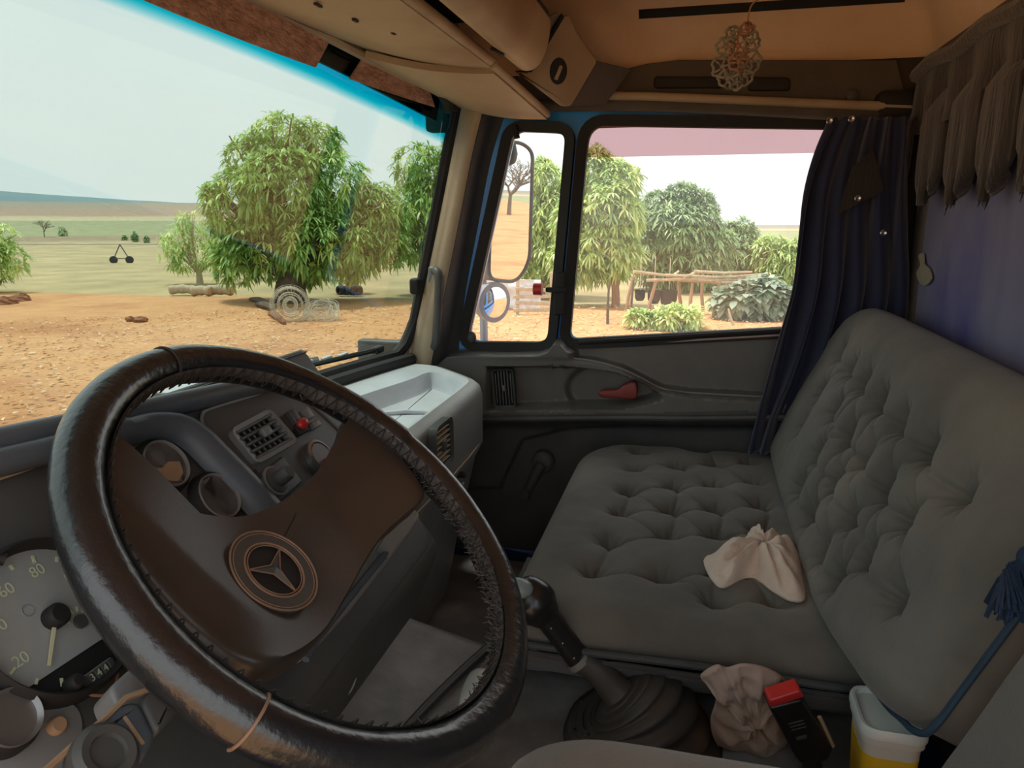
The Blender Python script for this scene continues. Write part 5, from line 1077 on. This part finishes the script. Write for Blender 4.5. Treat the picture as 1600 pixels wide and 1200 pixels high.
# folded-over corner
a_, b_, c2_, d2_ = [CP.px(x, y, .03) for x, y in [(1362, 235), (1380, 298), (1308, 336), (1330, 262)]]
MB().sheet(lambda u, v: CP.w(*((np.array(a_) * (1 - u) + np.array(b_) * u) * (1 - v) + (np.array(d2_) * (1 - u) + np.array(c2_) * u) * v), .036 + .006 * math.sin(3 * u + 2 * v)), 10, 10, .002).build('folded_corner', 'fringe', cr)
for x, y in [(1297, 189), (1331, 186), (1341, 310), (1381, 364)]: MB().lathe(CP, *CP.px(x, y, .04), [(.004, 0), (.007, 0), (.008, .003), (.006, .005), (.004, .004)], 16, .036).build('snap_ring', 'chrome', cr)
tag(cr, 'dark navy curtain gathered beside the door window', 'curtain')
o = MB().box((2.035, -.46, -.12), (.05, .12, .85), bev=.02).build('trim_5', 'seal'); struct(o, 'dark pillar trim behind the side curtain')
# rear sheet
mat('stain', (.34, .32, .24), .95, (.42, .39, .30), 20)
RP = Plane((1.0, -.507, 0), (-1, 0, 0), (0, 0, 1))
o = MB().sheet(lambda u, v: RP.w(-.90 + 1.85 * u, -.60 + .90 * v, .006 * noise.noise((u * 6, v * 2, 1)) + .004 * math.exp(-((u - .27) / .012) ** 2) + .004 * math.exp(-((u - .12) / .01) ** 2) + .002 * noise.noise((u * 20, v * 8, 3))), 90, 40, .004).build('rear_sheet', 'rear_sheet'); tag(o, 'faded violet-blue sheet covering the rear wall', 'sheet')
o = MB().prism(RP, [tuple(q) for q in catmull([np.array(q) for q in RP.pts([(1440, 400), (1447, 396), (1449, 412), (1457, 420), (1460, 436), (1451, 446), (1441, 440), (1437, 426), (1443, 414)])], 3, True)], .004, .0072).build('stain_patch', 'stain'); tag(o, 'yellowish worn patch on the blue rear sheet', 'patch')
# fringed valance
vl = empty('fringed_valance', (1.4, -.49, .03)); VP = Plane((1.0, -.485, 0), (-1, 0, 0), (0, 0, 1))
def _band(u, v):
    a = -.99 + 1.95 * u; return VP.w(a, .325 - .13 * v, .012 * math.sin(a * 42) * (v + .3) + .006 * noise.noise((a * 14, v * 3, 0)))
MB().sheet(_band, 130, 8, .006).build('band', 'fringe', vl, ang=180)
MB().tube([VP.w(a, .332 + .006 * math.sin(a * 20), .01) for a in np.linspace(-.99, .96, 40)], .016, 8).build('hem', 'fringe', vl)
lobes = [(1400, 326, 26), (1446, 321, 38), (1492, 321, 44), (1546, 315, 56), (1612, 300, 62), (1695, 292, 78)]
lob3 = [VP.px(x, y, .01) for x, y, _ in lobes]
lobes = [(VP.px(x, y, .01), abs(VP.px(x + w / 2, y, .01)[0] - VP.px(x - w / 2, y, .01)[0]) / 2) for x, y, w in lobes]
while lobes[-1][0][0] < .82: lobes.append(((lobes[-1][0][0] + .105, .045 + .006 * math.sin(len(lobes) * 2.3)), .05))
for k, (c0, hw) in enumerate(lobes):
    def _lobe(u, v, c0=c0, hw=hw, k=k):
        s_ = 2 * u - 1; t_ = v; w_ = hw * (.62 + .38 * math.sin(math.pi * min(1, .12 + t_ * .85)) ) * (1 - max(0, (t_ - .75) / .25) ** 2 * .7); zb_ = c0[1] + .012 * abs(s_) * 0 + .03 * s_ * s_ * t_
        return VP.w(c0[0] + s_ * w_, .27 + (zb_ - .27) * t_, .014 * math.cos(s_ * 1.4) + .005 * math.sin(s_ * 9 + k) * t_ + .004 - .03 * max(0, 1 - t_ * 5))
    MB().sheet(_lobe, 16, 14, .008).build('fringe_lobe', 'fringe', vl, ang=180)
    m = MB(); R = random.Random(k)
    for j in range(60):
        s_ = R.uniform(-.75, .75); p = Vector(_lobe((s_ + 1) / 2, R.uniform(.8, 1.0))); m.tube([p, p + Vector((R.uniform(-.004, .004), .003, -R.uniform(.006, .02)))], [.0012, .0006], 3)
    fo3 = m.build('fringe_threads', 'fringe', vl, smooth=False, fix=False); fo3['kind'] = 'stuff'
tag(vl, 'dark brown fringed valance along the top of rear wall', 'valance')
# ---- hanging ornament
oc_ = np.array(at(1152, 92, 0, 1.3)); orn = empty('hanging_ornament', oc_ - np.array([0, 0, .05])); R = random.Random(6); HP = Plane(oc_, (.233, -.97, 0), (0, 0, 1))
MB().tube(catmull([HP.w(*HP.px(1168, 42), .0), HP.w(*HP.px(1170, 22), .0), HP.w(*HP.px(1176, 6), 0), HP.w(*HP.px(1196, -12), 0), HP.w(*HP.px(1205, -60), 0)], 5), .0014, 6).build('cord', 'crochet_orange', orn)
petals = [(1145, 52, 9, 0), (1166, 46, 8, 1), (1135, 72, 12, 0), (1153, 72, 13, 1), (1173, 66, 11, 0), (1130, 103, 14, 0), (1172, 96, 14, 0), (1152, 98, 12, 1), (1138, 122, 12, 0), (1162, 118, 12, 0), (1148, 130, 9, 0)]
for k, (x, y, r, cc) in enumerate(petals):
    c_ = HP.px(x, y); rr = r / FPX * 1.33; m = MB(); h_ = .006 * math.sin(k * 2.1)
    m.tube([HP.w(c_[0] + rr * (1 + .12 * math.sin(7 * a)) * math.cos(a), c_[1] + rr * (1 + .12 * math.cos(5 * a)) * math.sin(a), h_ + .004 * math.sin(3 * a + k)) for a in np.linspace(0, 2 * math.pi, 30)[:-1]], .0022, 6, closed=True)
    for j in range(5):
        a = 2 * math.pi * j / 5 + k; m.tube([HP.w(c_[0], c_[1], h_), HP.w(c_[0] + .5 * rr * math.cos(a + .2), c_[1] + .5 * rr * math.sin(a + .2), h_ + .006), HP.w(c_[0] + rr * math.cos(a), c_[1] + rr * math.sin(a), h_)], .0016, 5)
    m.ball(HP.w(c_[0], c_[1], h_ + .002), .0045, 8, 6); m.build('flower_loop', 'crochet_orange' if cc else 'crochet', orn)
tag(orn, 'crocheted flower ornament hanging from the roof on a cord', 'ornament')

# ================================================================== tunnel, gear lever and loose things
eh = empty('engine_cover', (1.0, .2, -1.02))
def _hump(u, v):
    x = .70 + .56 * u; y = -.30 + .93 * v; e = min(u * .56, (1 - u) * .56) ; r_ = min(1, e / .05); f = min(1, (1 - v) * .93 / .05)
    return (x, y, -.80 - .05 * (1 - math.sqrt(max(0, 1 - (1 - r_) ** 2))) - .05 * (1 - math.sqrt(max(0, 1 - (1 - f) ** 2))) + .012 * noise.noise((x * 5, y * 5, 0)) + .06 * smooth01((y - .30) / .35) * (1 - smooth01((x - 1.1) / .1) * 0))
MB().sheet(_hump, 44, 60, .02).build('rubber_top', 'floor_mat', eh, ang=180)
MB().box((.98, .16, -.92), (.53, .9, .2)).build('cover_body', 'footwell', eh)
for dx in (0, .022): MB().tube(catmull([(1.245 - dx, .34, -.795), (1.12 - dx, .37, -.786), (1.0 - dx, .395, -.78), (.90 - dx, .41, -.775)], 5), .006, 8).build('rib', 'rubber', eh)
tag(eh, 'dusty rubber-covered engine hump between the seats', 'engine cover')
gl = empty('gear_lever', (1.06, .04, -.80)); 
K0 = np.array(at(838, 945, 0, 1.03)); B0 = np.array(at(1004, 1112, 2, -.79)) * .95; BT = np.array(at(965, 1082, 0, 1.03)); CL = np.array(at(905, 1030, 0, 1.03)); ax = (K0 - BT) / np.linalg.norm(K0 - BT)
nb_ = 6; NB = nb_ * 5; vs = []; fs = []; nr = 40; zax = np.array([0, 0, 1.0])
for i in range(NB + 1):
    t = i / NB; nrm_ = zax * (1 - smooth01(t * 1.15)) + ax * smooth01(t * 1.15); nrm_ /= np.linalg.norm(nrm_); u_ = np.cross(nrm_, [0, 1, 0]); u_ /= np.linalg.norm(u_); w_ = np.cross(nrm_, u_)
    c_ = B0 * (1 - t) + BT * t + zax * (-.045 * (1 - t) ** 2 + .012 * math.sin(math.pi * t)); rad = .034 + .082 * (1 - t) ** .8 + .0075 * math.cos(2 * math.pi * i / 5) * (1 - .5 * t)
    for j in range(nr): a = 2 * math.pi * j / nr; vs.append(c_ + (u_ * math.cos(a) + w_ * math.sin(a)) * rad)
for i in range(NB):
    for j in range(nr): fs.append((i * nr + j, i * nr + (j + 1) % nr, (i + 1) * nr + (j + 1) % nr, (i + 1) * nr + j))
fs.append(tuple(range(nr))[::-1]); fs.append(tuple(range(NB * nr, (NB + 1) * nr)))
MB().add(vs, fs).build('bellows', 'rubber', gl, ang=180)
MB().tube(catmull([BT - ax * .02, BT + ax * .01, BT + ax * .05, CL], 3), [.034, .032, .028, .025, .023, .022, .021, .020, .021, .022][:10], 20).build('sleeve', 'rubber', gl)
MB().tube([CL - ax * .006, CL + ax * .004], [.0225, .0225], 20).build('collar', 'plastic_grey', gl)
N0 = K0 - ax * .012
MB().tube([CL, CL + (N0 - CL) * .5, N0 - ax * .012], [.020, .019, .021], 20).build('grip_tube', 'knob_black', gl)
for k in range(3): q = CL + (N0 - CL) * (.15 + .3 * k) + np.array([-.020, -.004, .002]); MB().ball(q, .0022, 8, 6).build('rivet', 'chrome', gl)
kt = K0 + ax * .012 + np.array([-.004, .010, .008]); MB().tube(catmull([N0 - ax * .016, N0, K0, K0 + ax * .018, kt + ax * .018], 4), [.022, .024, .026, .0285, .031, .033, .0345, .0355, .036, .036, .036, .0355, .034, .032, .029, .023, .013], 22).build('knob', 'knob_black', gl)
ct = kt + np.array([-.018, .006, .020]); MB().ball(ct, (.020, .024, .015), 18, 12).build('knob_cap', 'knob_cap', gl)
tag(gl, 'gear lever with black knob and ribbed rubber boot', 'gear lever')

def rag(name, matn, pl, center, outline, h0, height, seed, lab, folds=7, base=0.0, lean=(0, 0)):
    O = catmull([np.array(q) for q in outline], 6, True); n = len(O); rings = 22; vs = []; fs = []; c = np.array(center)
    for i in range(rings + 1):
        t = i / rings
        for j, q in enumerate(O):
            p = c + (q - c) * t; a = 6.2832 * j / n
            f = .5 + .5 * math.sin(folds * a + 3.0 * noise.noise((p[0] * 14, p[1] * 14, seed)) + 4 * t)
            h = height * (1 - t ** 2.2) * (.75 + .35 * noise.noise((p[0] * 22, p[1] * 22, seed))) + height * .30 * f * math.sin(math.pi * min(1, t * 1.05)) ** .8 + .012 * noise.noise((p[0] * 45, p[1] * 45, seed + 2)) * (1 - t * .4) + .0035 * math.sin(26 * a + 6 * noise.noise((p[0] * 20, p[1] * 20, seed + 5))) * smooth01(t * 3) * (1 - t * .6) * smooth01(math.sin(a + seed) * 1.5 + .3)
            vs.append(pl.w(p[0] + lean[0] * h, p[1] + lean[1] * h, base + max(.001, h)))
    for i in range(rings):
        for j in range(n): fs.append((i * n + j, i * n + (j + 1) % n, (i + 1) * n + (j + 1) % n, (i + 1) * n + j))
    k = len(vs); vs += [pl.w(*q, base - .003) for q in O]; fs += [(rings * n + j, rings * n + (j + 1) % n, k + (j + 1) % n, k + j) for j in range(n)]; fs.append(tuple(range(k, k + n)))
    o = MB().add(vs, fs).build(name, matn, ang=180); tag(o, lab, 'cloth'); return o
RGP = Plane((1.3, -.14, zs - .008), (0, -1, 0), (1, 0, 0))
ro_ = [(1100, 868), (1128, 862), (1160, 846), (1172, 826), (1188, 834), (1215, 836), (1240, 844), (1254, 868), (1256, 900), (1258, 930), (1235, 932), (1208, 918), (1172, 896), (1132, 912), (1112, 900)]
RGP = Plane((1.3, -.14, zs - .006), (1, 0, 0), (0, 1, 0))
rag('rag', 'rag_white', RGP, RGP.px(1192, 884), RGP.pts(ro_, .02), 0, .046, 1, 'crumpled off-white ribbed cloth lying on the bench cushion', 9, .014)
TPn = Plane((1.0, -.1, -.79), (1, 0, 0), (0, 1, 0))
QP = Plane(at(1175, 1125, 0, .985), (.30, -.95, .02), (-.42, -.12, .9))
ro2 = [(1098, 1068), (1122, 1052), (1140, 1056), (1165, 1050), (1200, 1056), (1228, 1072), (1240, 1095), (1236, 1130), (1232, 1176), (1205, 1188), (1160, 1186), (1124, 1172), (1114, 1140), (1122, 1105), (1108, 1082)]
rag('rag', 'rag_beige', QP, QP.px(1172, 1112), QP.pts(ro2), 0, .034, 7, 'wrinkled beige cloth stuffed beside the gear boot', 8, -.01)
# seat belt buckle
BU = Plane(at(1250, 1135, 0, .93), (.25, -.95, .16), (-.30, .1, .95)); bu = empty('seatbelt_buckle', at(1270, 1190, 0, .93))
MB().prism(BU, rounded(BU.pts([(1202, 1104), (1254, 1090), (1299, 1168), (1290, 1185), (1248, 1190), (1240, 1180)]), .004, 3), -.022, .004, .003).build('housing', 'buckle', bu)
MB().prism(BU, rounded(BU.pts([(1202, 1094), (1252, 1077), (1258, 1088), (1204, 1106)]), .004, 3), -.018, .002, .003).build('release_button', 'red_bright', bu)
for k in range(3): MB().obox(BU, *BU.px(1244 + 2 * k, 1128 + 5 * k, .004), .0045, .020, .0012, .001, 0, BU and math.atan2(*(np.array(BU.px(1254, 1090)) - np.array(BU.px(1202, 1104)))[::-1])).build('moulded_line', 'plastic_dark', bu)
MB().obox(BU, *BU.px(1252, 1152, .004), .0045, .014, .006, .001, 0, math.atan2(*(np.array(BU.px(1254, 1090)) - np.array(BU.px(1202, 1104)))[::-1])).build('moulded_mark', 'plastic_dark', bu)
MB().tube([BU.w(*BU.px(1280, 1120, -.02), -.02), BU.w(*BU.px(1300, 1165, -.02), -.02)], .003, 6).build('webbing_edge', 'tan_trim', bu); MB().tube([BU.w(*BU.px(1270, 1185), -.012), BU.w(*BU.px(1285, 1260), -.03)], .014, 8).build('stalk', 'buckle', bu)
tag(bu, 'black seatbelt buckle with red release button', 'buckle')
# plastic tub
tb_c = np.array(at(1386, 1122, 0, .94)); tbn = empty('plastic_tub', tuple(tb_c - np.array([0, 0, .16]))); UPt = Plane(tuple(tb_c), (1, 0, 0), (0, 1, 0))
def rrect(w_, d_, r_): return rounded([(-w_ / 2, -d_ / 2), (w_ / 2, -d_ / 2), (w_ / 2, d_ / 2), (-w_ / 2, d_ / 2)], r_, 6)
def loft(rings, name, mt, par):
    n = len(rings[0][0]); vs = [UPt.w(a, b, h) for L, h in rings for a, b in L]; fs = [(i * n + j, i * n + (j + 1) % n, (i + 1) * n + (j + 1) % n, (i + 1) * n + j) for i in range(len(rings) - 1) for j in range(n)] + [tuple(range(n))[::-1], tuple(range((len(rings) - 1) * n, len(rings) * n))]
    return MB().add(vs, fs).build(name, mt, par)
loft([(rrect(.070, .058, .018), -.15), (rrect(.088, .072, .022), -.012), (rrect(.094, .078, .022), -.010), (rrect(.094, .078, .022), 0)], 'body', 'tub', tbn)
loft([(rrect(.099, .082, .024), .0), (rrect(.099, .082, .024), .008), (rrect(.094, .078, .022), .013), (rrect(.087, .070, .020), .012), (rrect(.083, .067, .019), .006)], 'lid', 'tub_lid', tbn)
loft([(rrect(.0745, .062, .019), -.125), (rrect(.0868, .071, .022), -.03)], 'label_band', 'tub_label', tbn)
tag(tbn, 'off-white tub with grey lid and yellow label between the seats', 'tub')

PPl = Plane(at(748, 1086, 2, -.735), (1, 0, 0), (0, 1, 0)); a_ = np.array(at(738, 1116, 2, -.745)); b_ = np.array(at(758, 1056, 2, -.735)); e = empty('plastic_piece', tuple((a_ + b_) / 2 - np.array([0, 0, .05])))
MB().tube(catmull([a_, a_ * .7 + b_ * .3, a_ * .3 + b_ * .7, b_], 5), [.012, .020, .024, .026, .027, .0275, .028, .028, .028, .028, .0275, .027, .026, .023, .018, .010], 18).build('handle', 'tub_lid', e)  # pale rounded body above a short dark stem
MB().tube([a_ + np.array([0, .0, -.002]), a_ + np.array([-.02, .01, -.05])], [.010, .012], 12).build('stem', 'plastic_dark', e)
tag(e, 'pale rounded plastic piece beside the engine hump', 'handle')
